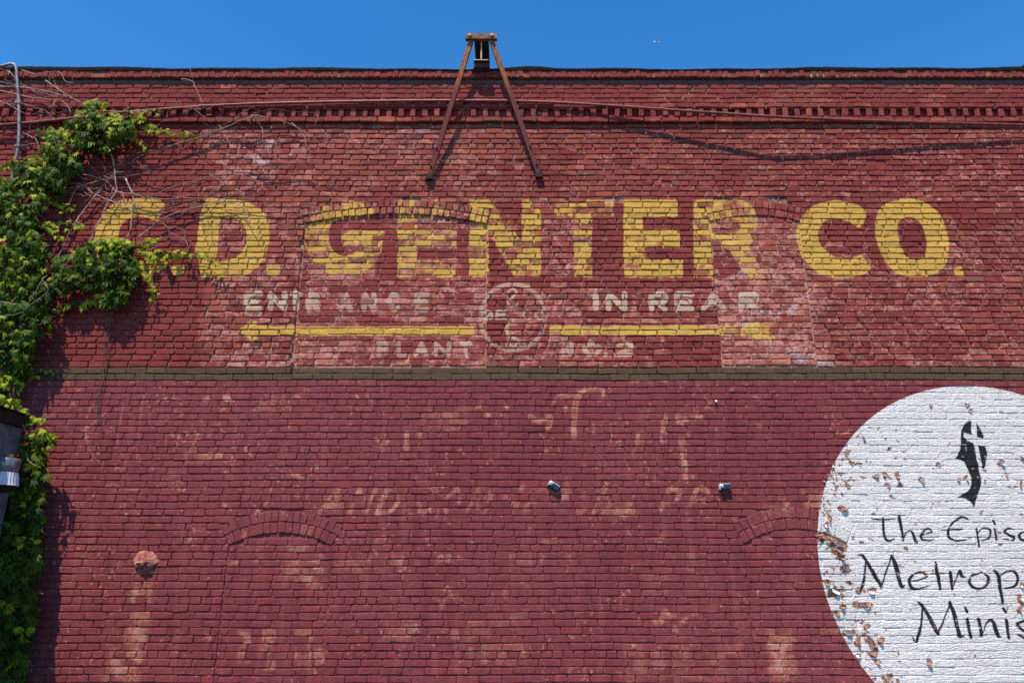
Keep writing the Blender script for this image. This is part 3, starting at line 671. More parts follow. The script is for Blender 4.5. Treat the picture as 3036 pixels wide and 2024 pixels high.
# ------------------------------------------------------------------ ground
g = MB(); g.add([(-4000,-4000,0),(4000,-4000,0),(4000,4000,0),(-4000,4000,0)], [(0,1,2,3)])
tag(g.build('ground', M_GROUND), kind='structure')

# ------------------------------------------------------------------ the brick building
wall = thing('brick_building', 'long dark red brick building wall with faded yellow lettering and a white painted disc', 'building', (0, 0, 0))
def brick_geo(b):
    """irregular brick: 10-point front edge, soft arris, sides running back into the mortar"""
    L, H = b['L']/2, b['H']/2; c = min(.012, L*.35, H*.4)
    j = (.0032 if R.random() < .8 else .006) if b['up'] else .0028
    pr = [(-L+c*.6, -H), (0, -H), (L-c*.6, -H), (L, -H+c*.6), (L, H-c*.6), (L-c*.6, H), (0, H), (-L+c*.6, H), (-L, H-c*.6), (-L, -H+c*.6)]
    pr = [(x + R.gauss(0, j), z + R.gauss(0, j*.8)) for x, z in pr]
    tX, tZ = (R.gauss(0, .014), R.gauss(0, .026)) if b['up'] else (R.gauss(0, .008), R.gauss(0, .012)); off = R.gauss(0, .0016) if b['k'] in ('brick', 'infill_brick', 'band_brick') else R.gauss(0, .002)
    bev = R.uniform(.004, .0085); cr, sr = math.cos(b['rot']), math.sin(b['rot'])
    def P(x, z, y): return (b['x'] + x*cr - z*sr, y, b['z'] + x*sr + z*cr)
    yf = b['y'] + off
    V = []; F = []
    for x, z in pr:
        f = 1 - bev/max(L, .03); h = 1 - bev/max(H, .02)
        V.append(P(x*f, z*h, yf + tX*x*.25 + tZ*z + R.gauss(0, .0004)))
    for x, z in pr: V.append(P(x, z, yf + tX*x*.25 + tZ*z + bev*.75))
    for x, z in pr: V.append(P(x, z, b['y'] + b['d'] + .008))
    F.append(tuple(range(10)))
    for k in range(10):
        q = (k+1) % 10
        F.append((k, k+10, q+10, q)); F.append((k+10, k+20, q+20, q+10))
    return V, F
def seen(b):
    d = Vector((b['x'], b['y'] + CD, b['z'] - CZ)); zc = d.y*math.cos(TH) + d.z*math.sin(TH)
    u = d.x/zc*FOC; v = (d.z*math.cos(TH) - d.y*math.sin(TH))/zc*FOC
    if abs(u) > 1518 or abs(v) > 1012: return 0
    return b['L']*b['H']/zc**3 if b['H'] > .03 and b['L'] > .05 else 0
kinds = {}
for b in bricks: kinds.setdefault(b['k'], []).append(b)
for k, lst in kinds.items():
    lst.sort(key=lambda b: -seen(b))
    solo = [b for b in lst[:300] if seen(b) > 0]; rest = lst[len(solo):]
    for b in solo:
        mb = MB(); mb.add(*brick_geo(b), 0, b['t']); mb.build(k, M_BRICK, wall)
    if rest:
        mb = MB()
        for b in rest: mb.add(*brick_geo(b), 0, b['t'])
        tag(mb.build(k + 'work' if k == 'brick' else k + 's', M_BRICK, wall), kind='stuff')
# mortar bed behind the bricks, gently uneven
mb = MB(); NX, NZ = 230, 120; V = []; F = []
for a in range(NZ + 1):
    z_ = a * 6.66 / NZ
    for c in range(NX + 1):
        x_ = -WX + c * 2*WX / NX
        y_ = .019 if z_ > ZB0 else .012
        if math.hypot(x_ - CIRC[0], z_ - CIRC[1]) < CIRC[2]: y_ = .0042
        for wi_, wn in enumerate(WINS):
            if wn[0] < x_ < wn[1] and wn[5] < z_ < wn[3]: y_ = max(y_, REC[wi_] + .010)
        V.append((x_, y_ + R.gauss(0, .0012), z_))
for a in range(NZ):
    for c in range(NX):
        o = a*(NX+1) + c; F.append((o, o+1, o+NX+2, o+NX+1))
mb.add(V, F); mb.box(-WX, WX, -.027, .03, CORB[0] - .004, NECK[1]); mb.box(-WX, WX, -.075, .03, ROWLOCK[0] + .003, ROWLOCK[1]); mb.box(-WX, WX, .016, .05, LEDGE[0], DENT[1] + .01)
mb.build('mortar', M_MORTAR, wall)
mb = MB(); mb.box(-WX, WX, .04, 9, 0.001, 7.24); mb.build('wall_core', M_MORTAR, wall)
mb = MB(); mb.box(-WX + .02, WX - .02, .35, 8.95, 7.242, 7.27); mb.build('roof', M_ROOF, wall)
# tar flashing over the parapet with its wavy edge
mb = MB(); V = []; F = []; nx = 280
for c in range(nx + 1):
    x_ = -WX + c*2*WX/nx
    wv = .008*math.sin(x_*2.1) + .006*math.sin(x_*5.3 + 1) + R.gauss(0, .002) + +.018*math.exp(-((x_ - .28)/.2)**2) + .012*math.exp(-((x_ - .05)/.3)**2) + .014*max(0, -x_ - 1)*.35 + .012*max(0, x_ - 2)*.5
    if x_ > 6.08: wv += .035
    lo_ = 7.288 + R.gauss(0, .003)
    for yy, zz in ((-.090, lo_), (-.096, 7.305 + wv*.6), (-.085, 7.318 + wv), (.1, 7.325 + wv), (.36, 7.29)): V.append((x_, yy, zz))
for c in range(nx):
    for k in range(4): o = c*5 + k; F.append((o, o+1, o+6, o+5))
mb.add(V, F); mb.build('roof_flashing', M_TAR, wall, True)
# lump of old mortar where a pipe hole was patched
mb = MB(); c0 = U(432, 1662); V = []; F = []; na, nr = 16, 5
V.append((c0.x, -.055, c0.z + .01))
for r_ in range(1, nr + 1):
    for a in range(na):
        q = 2*math.pi*a/na; f = r_/nr; rr = .125*f*R.uniform(.88, 1.12)
        V.append((c0.x + rr*math.cos(q), .008 - .062*math.cos(f*1.5)*R.uniform(.8, 1.15) - (.012 if math.sin(q) < 0 and f < .9 else 0), c0.z + rr*.82*math.sin(q)))
for a in range(na): F.append((0, 1 + a, 1 + (a+1) % na))
for r_ in range(nr - 1):
    for a in range(na):
        o = 1 + r_*na; F.append((o + a, o + na + a, o + na + (a+1) % na, o + (a+1) % na))
mb.add(V, F); mb.build('mortar_patch', simple('patched_lump', rgb(196, 138, 110), rgb(134, 66, 66), 16, .9, 0, .8, .01), wall)
# curling flakes of white paint
for cx, cy, rx, ry in flakes:
    for q in range(1 if rx*ry < 90 else 2):
        c0 = U(cx + R.uniform(-.4, .4)*rx, cy + R.uniform(-.4, .6)*ry); wd = min(.09, rx*.0033*R.uniform(.8, 1.4)); ln = min(.034, max(.014, ry*.003*R.uniform(.7, 1.3)))
        ang = R.choice([0, 0, .5, -.6, 2.6, 3.4]) + R.gauss(0, .3); curl = R.uniform(.8, 1.7); mb = MB(); V = []; m = 3
        for k in range(m + 1):
            a = curl*k/m; s_ = ln*math.sin(a)/max(curl, .1)*1.1; out_ = ln*(1 - math.cos(a))/curl*1.1 + .003
            taper = (1 - .5*(k/m)**2)*R.uniform(.85, 1.1)
            for sx in (-1, 1):
                x_ = sx*wd/2*taper; z_ = -s_
                V.append((c0.x + x_*math.cos(ang) - z_*math.sin(ang), -out_ - .001, c0.z + x_*math.sin(ang) + z_*math.cos(ang)))
        n_ = len(V); V += [(a, b + .0015, c) for a, b, c in V]
        Ff = [(2*k, 2*k+1, 2*k+3, 2*k+2) for k in range(m)]; Fb = [tuple(i + n_ for i in f[::-1]) for f in Ff]
        mb.add(V, Ff, 0); 
        mb.f += Fb; mb.m += [1]*len(Fb)
        edge_ = [(2*m, 2*m+1, n_+2*m+1, n_+2*m)] + [(2*k, 2*k+2, n_+2*k+2, n_+2*k) for k in range(m)] + [(2*k+1, n_+2*k+1, n_+2*k+3, 2*k+3) for k in range(m)]
        mb.f += edge_; mb.m += [1]*len(edge_)
        flip = R.random() < .7
        mb.build('paint_flake', [M_FLAKEB, M_FLAKEW] if flip else [M_FLAKEW, M_FLAKEB], wall)

# ------------------------------------------------------------------ rusty hoist bracket on the parapet
hb = thing('hoist_bracket', 'rusty steel beam bracket on the parapet with two splayed braces', 'bracket', (-.36, 0, 7.3))
xc = -.362; zb, zt = 7.335, 7.632
mb = MB()
mb.box(xc-.086, xc+.086, -.205, 1.6, zb, zb+.016); mb.box(xc-.086, xc+.086, -.205, 1.6, zt-.016, zt)
mb.box(xc-.0055, xc+.0055, -.2, 1.6, zb+.0162, zt-.0162); mb.build('steel_beam', M_BEAM, hb)
mb = MB(); mb.box(xc-.007, xc+.007, -.2065, -.2005, zb+.018, zt-.03); mb.build('web_edge_highlight', M_PALE, hb)  # added strip, its pale colour paints the web edge sunlit
mb = MB(); mb.box(xc-.083, xc+.083, -.2085, -.2055, zb+.004, zb+.014); mb.build('flange_edge_highlight', M_PALE, hb)  # flange edge likewise: its bright light line put in as pale colour
mb = MB(); mb.box(xc-.092, xc+.092, -.17, .3, 7.27, zb-.0005); mb.build('bearing_block', M_BEAM, hb)
mb = MB(); mb.box(xc-.186, xc+.186, -.262, -.212, 7.60, 7.672)
mb.box(xc-.150, xc-.138, -.266, -.21, 7.597, 7.676); mb.box(xc+.118, xc+.132, -.266, -.21, 7.597, 7.676); mb.build('cross_bar', M_WOOD, hb)
def brace(P0, P1, side):
    P0, P1 = Vector(P0), Vector(P1); d = (P1 - P0).normalized()
    wv = d.cross(Vector((0, 1, 0))).normalized()
    if wv.x < 0: wv = -wv
    nv = wv.cross(d).normalized()
    if nv.y > 0: nv = -nv                    # outward, towards the street
    a = .052; t = .006; ins = wv if side < 0 else -wv          # the second leg sits on the inner edge
    prof = [(-a/2, 0), (a/2, 0), (a/2, -a), (a/2 - t, -a), (a/2 - t, -t), (-a/2, -t)]
    mb = MB(); V = []
    for P in (P0, P1):
        for u_, v_ in prof: V.append(tuple(P + ins*u_ + nv*v_))
    F = [(k, (k+1) % 6, 6 + (k+1) % 6, 6 + k) for k in range(6)] + [(0, 1, 2, 3, 4, 5), (11, 10, 9, 8, 7, 6)]
    mb.add(V, F); o = mb.build('brace', M_RUST, hb)
    for f in (.80, .93):
        m2 = MB(); q = P0.lerp(P1, f); m2.lathe([(.012, 0), (.012, -.012), (.006, -.016)], q.x - ins.x*.012, q.y - .002, q.z, 8, axis='y'); m2.build('bolt', M_STEELD, o)
    m3 = MB(); m3.box(P1.x - .04, P1.x + .04, -.055, .0, P1.z - .035, P1.z + .025); m3.build('foot_plate', M_FASC, hb)
brace(tuple(U(1396, 119, .235)), tuple(U(1272, 522, .05)), -1)
brace(tuple(U(1458, 119, .235)), tuple(U(1598, 516, .05)), 1)
for s_ in (-.135, .125):
    m3 = MB(); m3.lathe([(.02, 0), (.022, -.012), (.012, -.02)], xc + s_, -.263, 7.64, 8, axis='y'); m3.build('bolt', M_PALE, hb)

# ------------------------------------------------------------------ long red pipe sagging away from the wall
def spline(pts, k=5):
    P = smoothc([tuple(p) for p in pts], False, k); return [Vector(q) for q in P]
pp = [(-260, 384, .08), (0, 371, .08), (191, 354, .08), (360, 334, .075), (599, 316, .072), (760, 308, .07), (1064, 301, .07), (1325, 299, .068), (1508, 300, .068), (1640, 304, .07), (1800, 313, .098), (1960, 324, .130), (2120, 335, .164), (2270, 345, .197), (2290, 346, .197), (2484, 355, .168), (2710, 362, .128), (3036, 371, .078), (3300, 377, .062)]
pts3 = [U(*q) for q in pp]
pipe = thing('red_pipe', 'thin red oxide pipe running along the whole wall under the parapet', 'pipe', tuple(pts3[0]))
mb = MB(); mb.tube(spline([tuple(q) for q in pts3], 2), .0165, n=8); mb.build('pipe_run', M_PIPE, pipe, True)
for q in (4, 8, 11, 14, 16):
    d = (pts3[q+1] - pts3[q-1]).normalized()*.03; mb = MB(); mb.tube([pts3[q] - d, pts3[q] + d], .021, n=8); mb.build('coupling', M_PIPE, pipe)

# ------------------------------------------------------------------ grey conduit with a bent top
gp = [(-60, 203, .16), (0, 197, .15), (26, 191, .13), (41, 192, .12), (48, 204, .115), (51, 240, .11), (56, 304, .11), (57, 360, .11), (54, 434, .10), (36, 529, .09), (24, 600, .08)]
g3 = [U(*q) for q in gp]
cond = thing('grey_conduit', 'thin grey metal conduit with a bent top above the vine', 'pipe', tuple(g3[-1]))
mb = MB(); mb.tube(spline([tuple(q) for q in g3], 4), .0175, n=8); mb.build('tube', M_GREY, cond, True)
for q in (6, 8):
    mb = MB(); mb.box(g3[q].x - .03, g3[q].x + .03, g3[q].y - .022, -.003 if q == 8 else -.042, g3[q].z - .012, g3[q].z + .012); mb.build('clamp', M_GREY, cond)

# ------------------------------------------------------------------ two small black brackets and an eye bolt
def small_bracket(px, py, tilt, label):
    c = U(px, py, .0); o = thing('wall_bracket', label, 'bracket', (c.x, c.y, c.z), 'small black brackets on the lower wall')
    def put(mb, name, mat, parent=o):
        m_ = mb.mesh(name, mat); ob = bpy.data.objects.new(name, m_); sc.collection.objects.link(ob); ob.parent = parent; return ob
    mb = MB(); mb.box(-.045, .056, -.046, -.012, -.020, .026); put(mb, 'body', M_STEELD)
    mb = MB(); mb.box(-.050, .058, -.042, -.004, .0275, .034); put(mb, 'top_plate', M_SILV)
    mb = MB(); mb.box(-.055, -.0465, -.044, -.002, -.022, .034); put(mb, 'side_plate', M_SILV)
    mb = MB(); mb.box(-.052, .062, -.012, .012, -.034, .040); put(mb, 'back_plate', M_STEELD)
    mb = MB(); mb.lathe([(.019, 0), (.019, -.008), (.0125, -.012), (.0065, -.012), (.006, -.005)], -.032, -.0465, .010, 14, axis='y'); bt = put(mb, 'bolt', M_SILV)
    mb = MB(); mb.lathe([(.0062, 0), (.0062, -.0125), (.003, -.013)], -.032, -.0465, .010, 10, axis='y'); put(mb, 'bolt_hole', M_STEELD, bt)
    o.rotation_euler = (0, tilt, 0); return o
small_bracket(1640, 1441, rad(33), 'small black steel bracket with silver bolt, tilted down to the right')
small_bracket(2146, 1444, rad(-3), 'small black steel bracket with silver bolt, sitting level on the maroon wall')
c = U(2123, 1190); eb = thing('eye_bolt', 'tiny zinc eye bolt in the maroon wall under the brown band', 'bolt', tuple(c))
mb = MB(); mb.lathe([(.012, 0), (.013, -.018), (.007, -.022)], c.x, .006, c.z, 10, axis='y'); mb.build('bolt_head', M_SILV, eb)
mb = MB(); mb.tube([(c.x, -.014, c.z - .010), (c.x + .002, -.02, c.z - .022), (c.x, -.014, c.z - .034)], .004, n=6); mb.build('eye', M_STEELD, eb)

# ------------------------------------------------------------------ shed at the lower left and the lamp on it
shed = thing('lean_to_shed', 'dark grey boarded lean-to with a brown fascia at lower left', 'shed', (-5.4, -.7, 0))
SX = -4.83
mb = MB(); mb.box(-6.4, SX, -3.1, -.30, 0.001, 2.96)
mb.build('shed_body', M_SHED, shed)
for k in range(12):
    y0 = -3.1 + k*.233; mb = MB(); mb.box(SX + .001, SX + .014, y0 + .004, y0 + .229, .01, 2.93); mb.build('board', M_SHED, shed)
mb = MB(); mb.box(-6.42, SX + .05, -3.15, -.27, 2.962, 3.075); mb.build('fascia', M_FASC, shed)
mb = MB(); mb.box(-6.45, SX + .065, -3.17, -.25, 3.077, 3.092); mb.build('shed_roof', M_TAR, shed)
lc = U(15, 1402, .58)
lamp = thing('yard_light', 'grey bucket yard light with ribbed glass rim on the lean-to', 'lamp', tuple(lc))
lx, ly, lz = lc
mb = MB(); mb.lathe([(.036, .13), (.038, .14), (.042, .165), (.036, .172), (.034, .174)], lx, ly, lz, 18); mb.build('socket_cap', M_BRASS, lamp, False)
mb = MB(); mb.lathe([(.05, .138), (.102, .134), (.113, .126), (.109, .07), (.104, .005), (.10, .004)], lx, ly, lz, 28); mb.build('housing', M_ALU, lamp, True)
mb = MB(); V = []; F = []; n = 56
for zz, r0 in ((.004, .104), (-.10, .122), (-.115, .128), (-.118, .118)):
    for k in range(n):
        r = r0*(1.0 if zz < -.105 else (1.03 if k % 2 else .985)); q = 2*math.pi*k/n; V.append((lx + r*math.cos(q), ly + r*math.sin(q), lz + zz))
for a in range(3):
    for k in range(n): F.append((a*n+k, a*n+(k+1) % n, (a+1)*n+(k+1) % n, (a+1)*n+k))
mb.add(V, F); mb.build('ribbed_rim', M_GLASSY, lamp)
mb = MB(); mb.lathe([(.10, -.112), (.085, -.15), (.05, -.175), (.01, -.18)], lx, ly, lz, 20); mb.build('lens_bowl', simple('smoked_lens', (.02, .016, .014), (.03, .024, .02), 20, .3, 0, .05, .001, .3), lamp, True)
mb = MB(); mb.tube([(lx - .03, ly + .02, lz + .13), (lx - .06, ly + .08, lz + .17), (SX + .012, ly + .14, lz + .12)], .014, n=8); mb.build('arm', M_ALU, lamp, True)

# ------------------------------------------------------------------ vines
def path3(pts, e=.03, jit=.006):
    """(px, py[, e]) -> wobbling 3D path just off the wall"""
    P = [tuple(U(p[0], p[1], p[2] if len(p) > 2 else e)) for p in pts]
    q = spline(P, 4)
    return [v + Vector((R.gauss(0, jit), R.gauss(0, jit*.6), R.gauss(0, jit))) if 0 < i < len(q)-1 else v for i, v in enumerate(q)]
def c1(*p): return [(x/2.305, y/2.305) for x, y in p]
def c2(*p): return [(700 + x/2.305, y/2.305) for x, y in p]
def c3(*p): return [(x/2.305, 560 + y/2.305) for x, y in p]
bare = thing('bare_vine', 'tangle of leafless grey vine runners spread over the upper left wall', 'vine', tuple(U(343, 568)))
runs = [(c1((500,960),(560,1020),(640,1060),(715,1145),(705,1190)), 9), (c1((735,980),(770,1090),(790,1230),(800,1310)), 10), (c1((390,1230),(530,1195),(640,1205),(740,1250),(790,1310)), 7), (c1((430,1245),(540,1260),(640,1320),(740,1370),(860,1400)), 7),
        (c1((820,1100),(900,1060),(1000,1040),(1120,1020),(1300,950),(1430,900),(1560,840),(1640,810),(1752,770)) + c2((100,790),(200,755),(300,748),(420,765),(560,770)), 8),
        (c1((1120,1010),(1300,955),(1420,915),(1560,860),(1650,825),(1752,790)) + c2((90,800),(130,790),(250,810),(400,860),(520,935)), 7), (c2((120,800),(160,850),(185,900),(180,960)), 6), (c2((560,790),(550,830),(530,880)), 5),
        (c1((600,1150),(700,1150),(850,1130),(1000,1160),(1130,1200),(1180,1215)), 7), (c1((860,1220),(910,1350),(900,1450),(895,1560)) + c3((885,290),(870,330)), 9), (c3((690,0),(590,130),(500,250),(440,370),(380,490),(320,590)), 10),
        (c3((800,10),(740,100),(700,170),(640,300),(600,400)), 9), (c3((870,30),(950,40),(1100,70),(1250,70),(1400,60),(1560,65),(1752,80)) + c2((150,1370),(300,1390),(480,1370),(640,1330)), 8),
        (c3((930,340),(1000,290),(1100,210),(1250,150),(1400,110),(1540,98),(1640,110),(1700,190),(1740,270),(1752,300)), 9), (c3((700,60),(800,100),(920,140),(1050,155),(1200,120)), 6), (c2((-60,1060),(100,1075),(170,1140),(210,1200)), 7), (c2((170,1135),(300,1130),(420,1120),(560,1150),(700,1200)), 6),
        (c2((380,840),(450,910),(475,965),(465,1060)), 5), (c1((0,590),(200,600),(420,650),(560,700)), 8), (c1((0,470),(60,490),(110,545),(120,600)), 7), (c1((30,540),(90,580),(130,640),(150,720)), 6), (c1((0,620),(230,670),(420,690),(495,780)), 8), (c1((310,550),(430,630),(560,710)), 7),
        (c1((0,690),(100,740),(180,780)), 6), (c1((10,920),(50,800),(100,650),(140,590)), 6), (c1((150,480),(260,510),(400,490),(450,555),(510,570)), 6), (c1((150,910),(240,950),(270,1030)), 7), (c1((120,1010),(180,990),(245,985)), 5), (c1((410,1140),(440,1190),(415,1280)), 6), (c1((480,1150),(540,1200),(600,1230)), 6), (c1((470,1390),(500,1330),(530,1270)), 6),
        (c1((1240,540),(1310,555),(1350,620),(1385,715)), 7), (c1((1010,800),(990,850),(975,930)), 5), (c1((1500,1270),(1540,1150),(1560,1040)), 5), (c1((1640,1070),(1720,1080),(1752,1110)), 6), (c1((420,1290),(560,1270),(700,1230),(830,1210),(960,1190)), 6), (c1((560,1400),(680,1290),(760,1230)), 8),
        (c1((800,1310),(920,1330),(1080,1360),(1300,1350),(1560,1380)), 6), (c1((1000,1350),(1200,1270),(1380,1220),(1500,1180)), 5), (c1((1300,1390),(1420,1330),(1560,1230)), 5), (c1((0,860),(140,850),(300,800),(430,790)), 6), (c1((0,560),(150,590),(330,640)), 5), (c1((20,720),(70,690),(110,640)), 5), (c1((1500,860),(1560,960),(1575,1000)), 5), (c1((1600,830),(1680,870),(1740,960)), 5),
        (c3((830,20),(860,90),(900,130),(1000,120)), 6), (c3((1000,420),(1060,400),(1160,355)), 6)]
for k in range(70):                        # thin wandering twigs
    x0, y0 = R.uniform(20, 760), R.uniform(230, 720); a = R.uniform(-.7, .7) + (math.pi if R.random() < .3 else 0); pts = [(x0, y0)]
    if x0 > 520 and y0 > 640: continue
    if y0 < 330 and x0 > 260: continue
    for s_ in range(R.randint(3, 6)):
        a += R.gauss(0, .45); pts.append((pts[-1][0] + 26*math.cos(a), pts[-1][1] + 20*math.sin(a)))
    runs.append((pts, R.uniform(2.4, 4)))
for i_, (pts, wd) in enumerate(runs):
    r = wd*.00074; mb = MB(); e_ = R.uniform(.03, .09); P = path3([(p[0], p[1], e_ + (.05 if p[1] < 362 else 0)) for p in pts], jit=.004)
    mb.tube(P, r*1.25, r*.6, 5)
    if wd > 6:
        for q in range(3):
            j_ = R.randrange(1, len(P) - 1); d = Vector((R.gauss(0, .09), -abs(R.gauss(0, .02)), R.gauss(-.02, .08))); mb.tube([P[j_], P[j_] + d*.5 + Vector((R.gauss(0, .015), 0, R.gauss(0, .015))), P[j_] + d], r*.5, r*.25, 4)
    mb.build('runner', M_STEM if i_ % 4 else M_STEMB, bare, True)
hang = thing('hanging_vine_stem', 'dead hairy vine stem hanging down the wall across the brown band', 'vine', tuple(U(282, 1198)))
hp = [(334, 880, .06), (334, 903, .05), (325, 942, .045), (317, 994, .04), (310, 1059, .035), (299, 1137, .035), (290, 1180, .03), (296, 1262, .03)]
for k in range(2):
    mb = MB(); P = path3([(x + k*7 - 3, y, e) for x, y, e in hp], jit=.006); mb.tube(P, .006, .0035, 5)
    for q in range(16):
        j_ = R.randrange(1, len(P)-1); d = Vector((R.gauss(0, .04), -abs(R.gauss(0, .01)), R.gauss(0, .03))); mb.tube([P[j_], P[j_] + d], .0022, .001, 3)
    mb.build('stem', M_STEMB, hang, True)

vine = thing('leafy_creeper', 'dense green creeper climbing the left edge of the brick wall', 'vine', tuple(U(20, 1300, .1)))
def leaf_geo(scale, droop):
    V = []; F = []
    for a in (-58, -29, 0, 29, 58):
        a2 = rad(a + R.gauss(0, 7)); L = scale*(1 - .30*abs(a)/58)*R.uniform(.9, 1.1); wd = L*.37
        d = Vector((math.sin(a2), 0, -math.cos(a2))); s_ = Vector((math.cos(a2), 0, math.sin(a2))); nn = Vector((0, -1, 0))
        b_ = d*.006; c_ = d*(L*.5) + nn*(.02*scale); tip = d*L - nn*(droop*L)
        l_ = d*(L*.48) - s_*(wd/2) + nn*(.16*wd); r_ = d*(L*.48) + s_*(wd/2) + nn*(.16*wd); o = len(V)
        V += [b_, l_, r_, c_, tip]; F += [(o, o+3, o+1), (o, o+2, o+3), (o+1, o+3, o+4), (o+3, o+2, o+4)]
    return V, F
leaves = []                                # (position, scale, young)
def blob(cx, cy, rx, ry, e0, e1, n, young_lit=.1, sc_=1.0, edge=True):
    for _ in range(int(n*1.15)):
        a = R.uniform(0, 2*math.pi); r = math.sqrt(R.random()); dx, dy = r*math.cos(a), r*math.sin(a)
        e = e0 + (e1 - e0)*math.sqrt(max(0, 1 - r*r*.8))*R.uniform(.35, 1.0)
        yg_lit = 1 if R.random() < young_lit + (.55*(-dy) if dy < -.3 else 0) else 0  # upper leaves turn pale more often: sunlit tops put into the colour
        leaves.append((U(cx + rx*dx, cy + ry*dy, e), R.uniform(.08, .122)*sc_*(.75 if yg_lit else 1), yg_lit))
def strand(pts, n, e=.05, sc_=.62, spread=7, young_lit=.95, stem=True):
    for i in range(n):
        f = i/(n - 1)*(len(pts) - 1); k = min(int(f), len(pts) - 2); t = f - k
        x = pts[k][0]*(1-t) + pts[k+1][0]*t; y = pts[k][1]*(1-t) + pts[k+1][1]*t
        for q in range(R.randint(2, 3)): leaves.append((U(x + R.gauss(0, spread), y + R.gauss(0, spread*.8), e + R.uniform(0, .05)), R.uniform(.065, .10)*sc_*(1.15 - .45*i/n), 1 if R.random() < young_lit else 0))
    if stem:
        mb = MB(); P = path3([(p[0], p[1], e) for p in pts], jit=.004); mb.tube(P, .005, .002, 4); mb.build('shoot', M_STEMY, vine, True)
B = blob
B(278, 306, 26, 13, .06, .16, 14, .5); B(312, 306, 10, 6, .06, .14, 4, .9)
B(262, 355, 60, 34, .08, .26, 62, .2); B(330, 372, 66, 36, .08, .26, 64, .25); B(245, 400, 55, 34, .08, .24, 46, .08); B(400, 346, 30, 14, .06, .16, 12, .8); B(300, 420, 60, 22, .06, .18, 30, .12); B(375, 385, 30, 26, .06, .16, 16, .5); B(305, 436, 24, 14, .05, .14, 12, .7)
strand([(430, 370), (470, 382), (520, 394), (575, 399)], 10, .05, .85); strand([(376, 384), (402, 412), (434, 440)], 8, .05, .7); strand([(300, 330), (420, 330), (478, 326)], 7, .09, .6)
B(145, 392, 34, 18, .06, .18, 20, .5); B(182, 440, 46, 60, .08, .26, 72, .1); B(212, 470, 26, 44, .06, .2, 26, .03); B(140, 440, 26, 24, .08, .2, 14, .35); B(108, 512, 72, 46, .08, .26, 90, .12); B(195, 500, 24, 50, .06, .18, 22, .03); B(160, 540, 40, 40, .06, .2, 30, .03)
strand([(20, 487), (70, 468), (140, 452)], 8, .08, .8, 9, .7); strand([(0, 492), (40, 478)], 4, .08, .7)
B(60, 590, 74, 60, .08, .3, 120, .08); B(40, 650, 66, 50, .08, .3, 84, .05); B(30, 545, 50, 30, .08, .26, 34, .2)
strand([(122, 586), (168, 604), (226, 622)], 8, .05, .75); strand([(60, 668), (130, 662), (200, 664), (250, 676)], 12, .06, .85, 8, .8); strand([(145, 680), (185, 706)], 5, .05, .7)
B(50, 720, 72, 60, .1, .32, 110, .12); B(40, 790, 90, 60, .1, .34, 150, .14); B(110, 745, 36, 44, .08, .24, 34, .35); B(60, 870, 96, 70, .1, .36, 180, .05); B(50, 950, 92, 70, .1, .36, 160, .03); B(30, 1010, 84, 56, .1, .34, 110, .05)
B(215, 790, 70, 46, .07, .24, 66, .1); B(300, 765, 88, 54, .08, .30, 120, .12); B(335, 725, 62, 22, .08, .24, 40, .5); B(370, 790, 38, 56, .07, .24, 44, .06); B(300, 820, 90, 34, .06, .22, 60, .02); B(185, 835, 40, 34, .06, .2, 24, .04); B(345, 862, 34, 44, .06, .2, 40, .15); B(312, 878, 24, 22, .06, .18, 14, .75)
strand([(400, 748), (440, 752), (480, 746), (520, 750), (560, 752), (600, 752), (620, 764), (668, 806)], 15, .06, 1.0, 8, .85); strand([(388, 718), (430, 716), (468, 711)], 7, .06, .8); strand([(408, 792), (442, 820), (456, 855), (453, 884)], 12, .06, .75, 6); strand([(300, 882), (252, 896), (191, 902), (163, 917)], 9, .05, .95, 8, .7)
B(48, 1060, 44, 44, .08, .28, 50, .12); B(74, 1085, 22, 30, .06, .2, 14, .1); B(22, 1130, 40, 36, .08, .24, 26, .5); strand([(87, 1111), (120, 1103), (150, 1098)], 5, .05, .6)
strand([(0, 1176), (40, 1190), (70, 1215), (96, 1238)], 13, .30, .8, 7, .85, False); strand([(10, 1120), (24, 1150)], 4, .2, .8, 6, .9, False)
B(112, 1262, 34, 30, .24, .55, 50, .25); B(118, 1300, 34, 30, .2, .36, 34, .08); B(96, 1330, 34, 50, .12, .34, 40, .02); B(86, 1390, 38, 60, .08, .30, 46, .02); strand([(150, 1285), (158, 1308), (146, 1330)], 5, .3, .8, 5, .6, False)
strand([(82, 1455), (78, 1500), (80, 1525)], 7, .24, .7, 5, 1, False); strand([(58, 1590), (62, 1615)], 4, .3, .7, 5, 1, False)
for cy in range(1440, 2060, 40):
    xr = 96 if cy < 1700 else (100 if cy < 1880 else 80)
    B(xr*.42, cy, xr*.62, 44, .05, .34, 40, .0)  # no pale leaves: the shade of this corner is kept in the leaf colour
for _ in range(230):                       # unseen leaves added above the shed's eave to shade the vine below
    leaves.append((Vector((R.uniform(-5.0, -4.56), -R.uniform(1.25, 2.1), R.uniform(2.98, 3.2))), R.uniform(.09, .13), 1 if R.random() < .25 else 0))
B(105, 1400, 36, 80, .15, .36, 46, .0); B(100, 1520, 34, 90, .12, .34, 50, .0); B(92, 1640, 30, 80, .1, .3, 36, .0)  # pale leaves left out here as well, shade held in the colour
B(100, 1790, 18, 44, .1, .3, 8, .25); B(72, 1868, 26, 18, .25, .42, 12, .8)
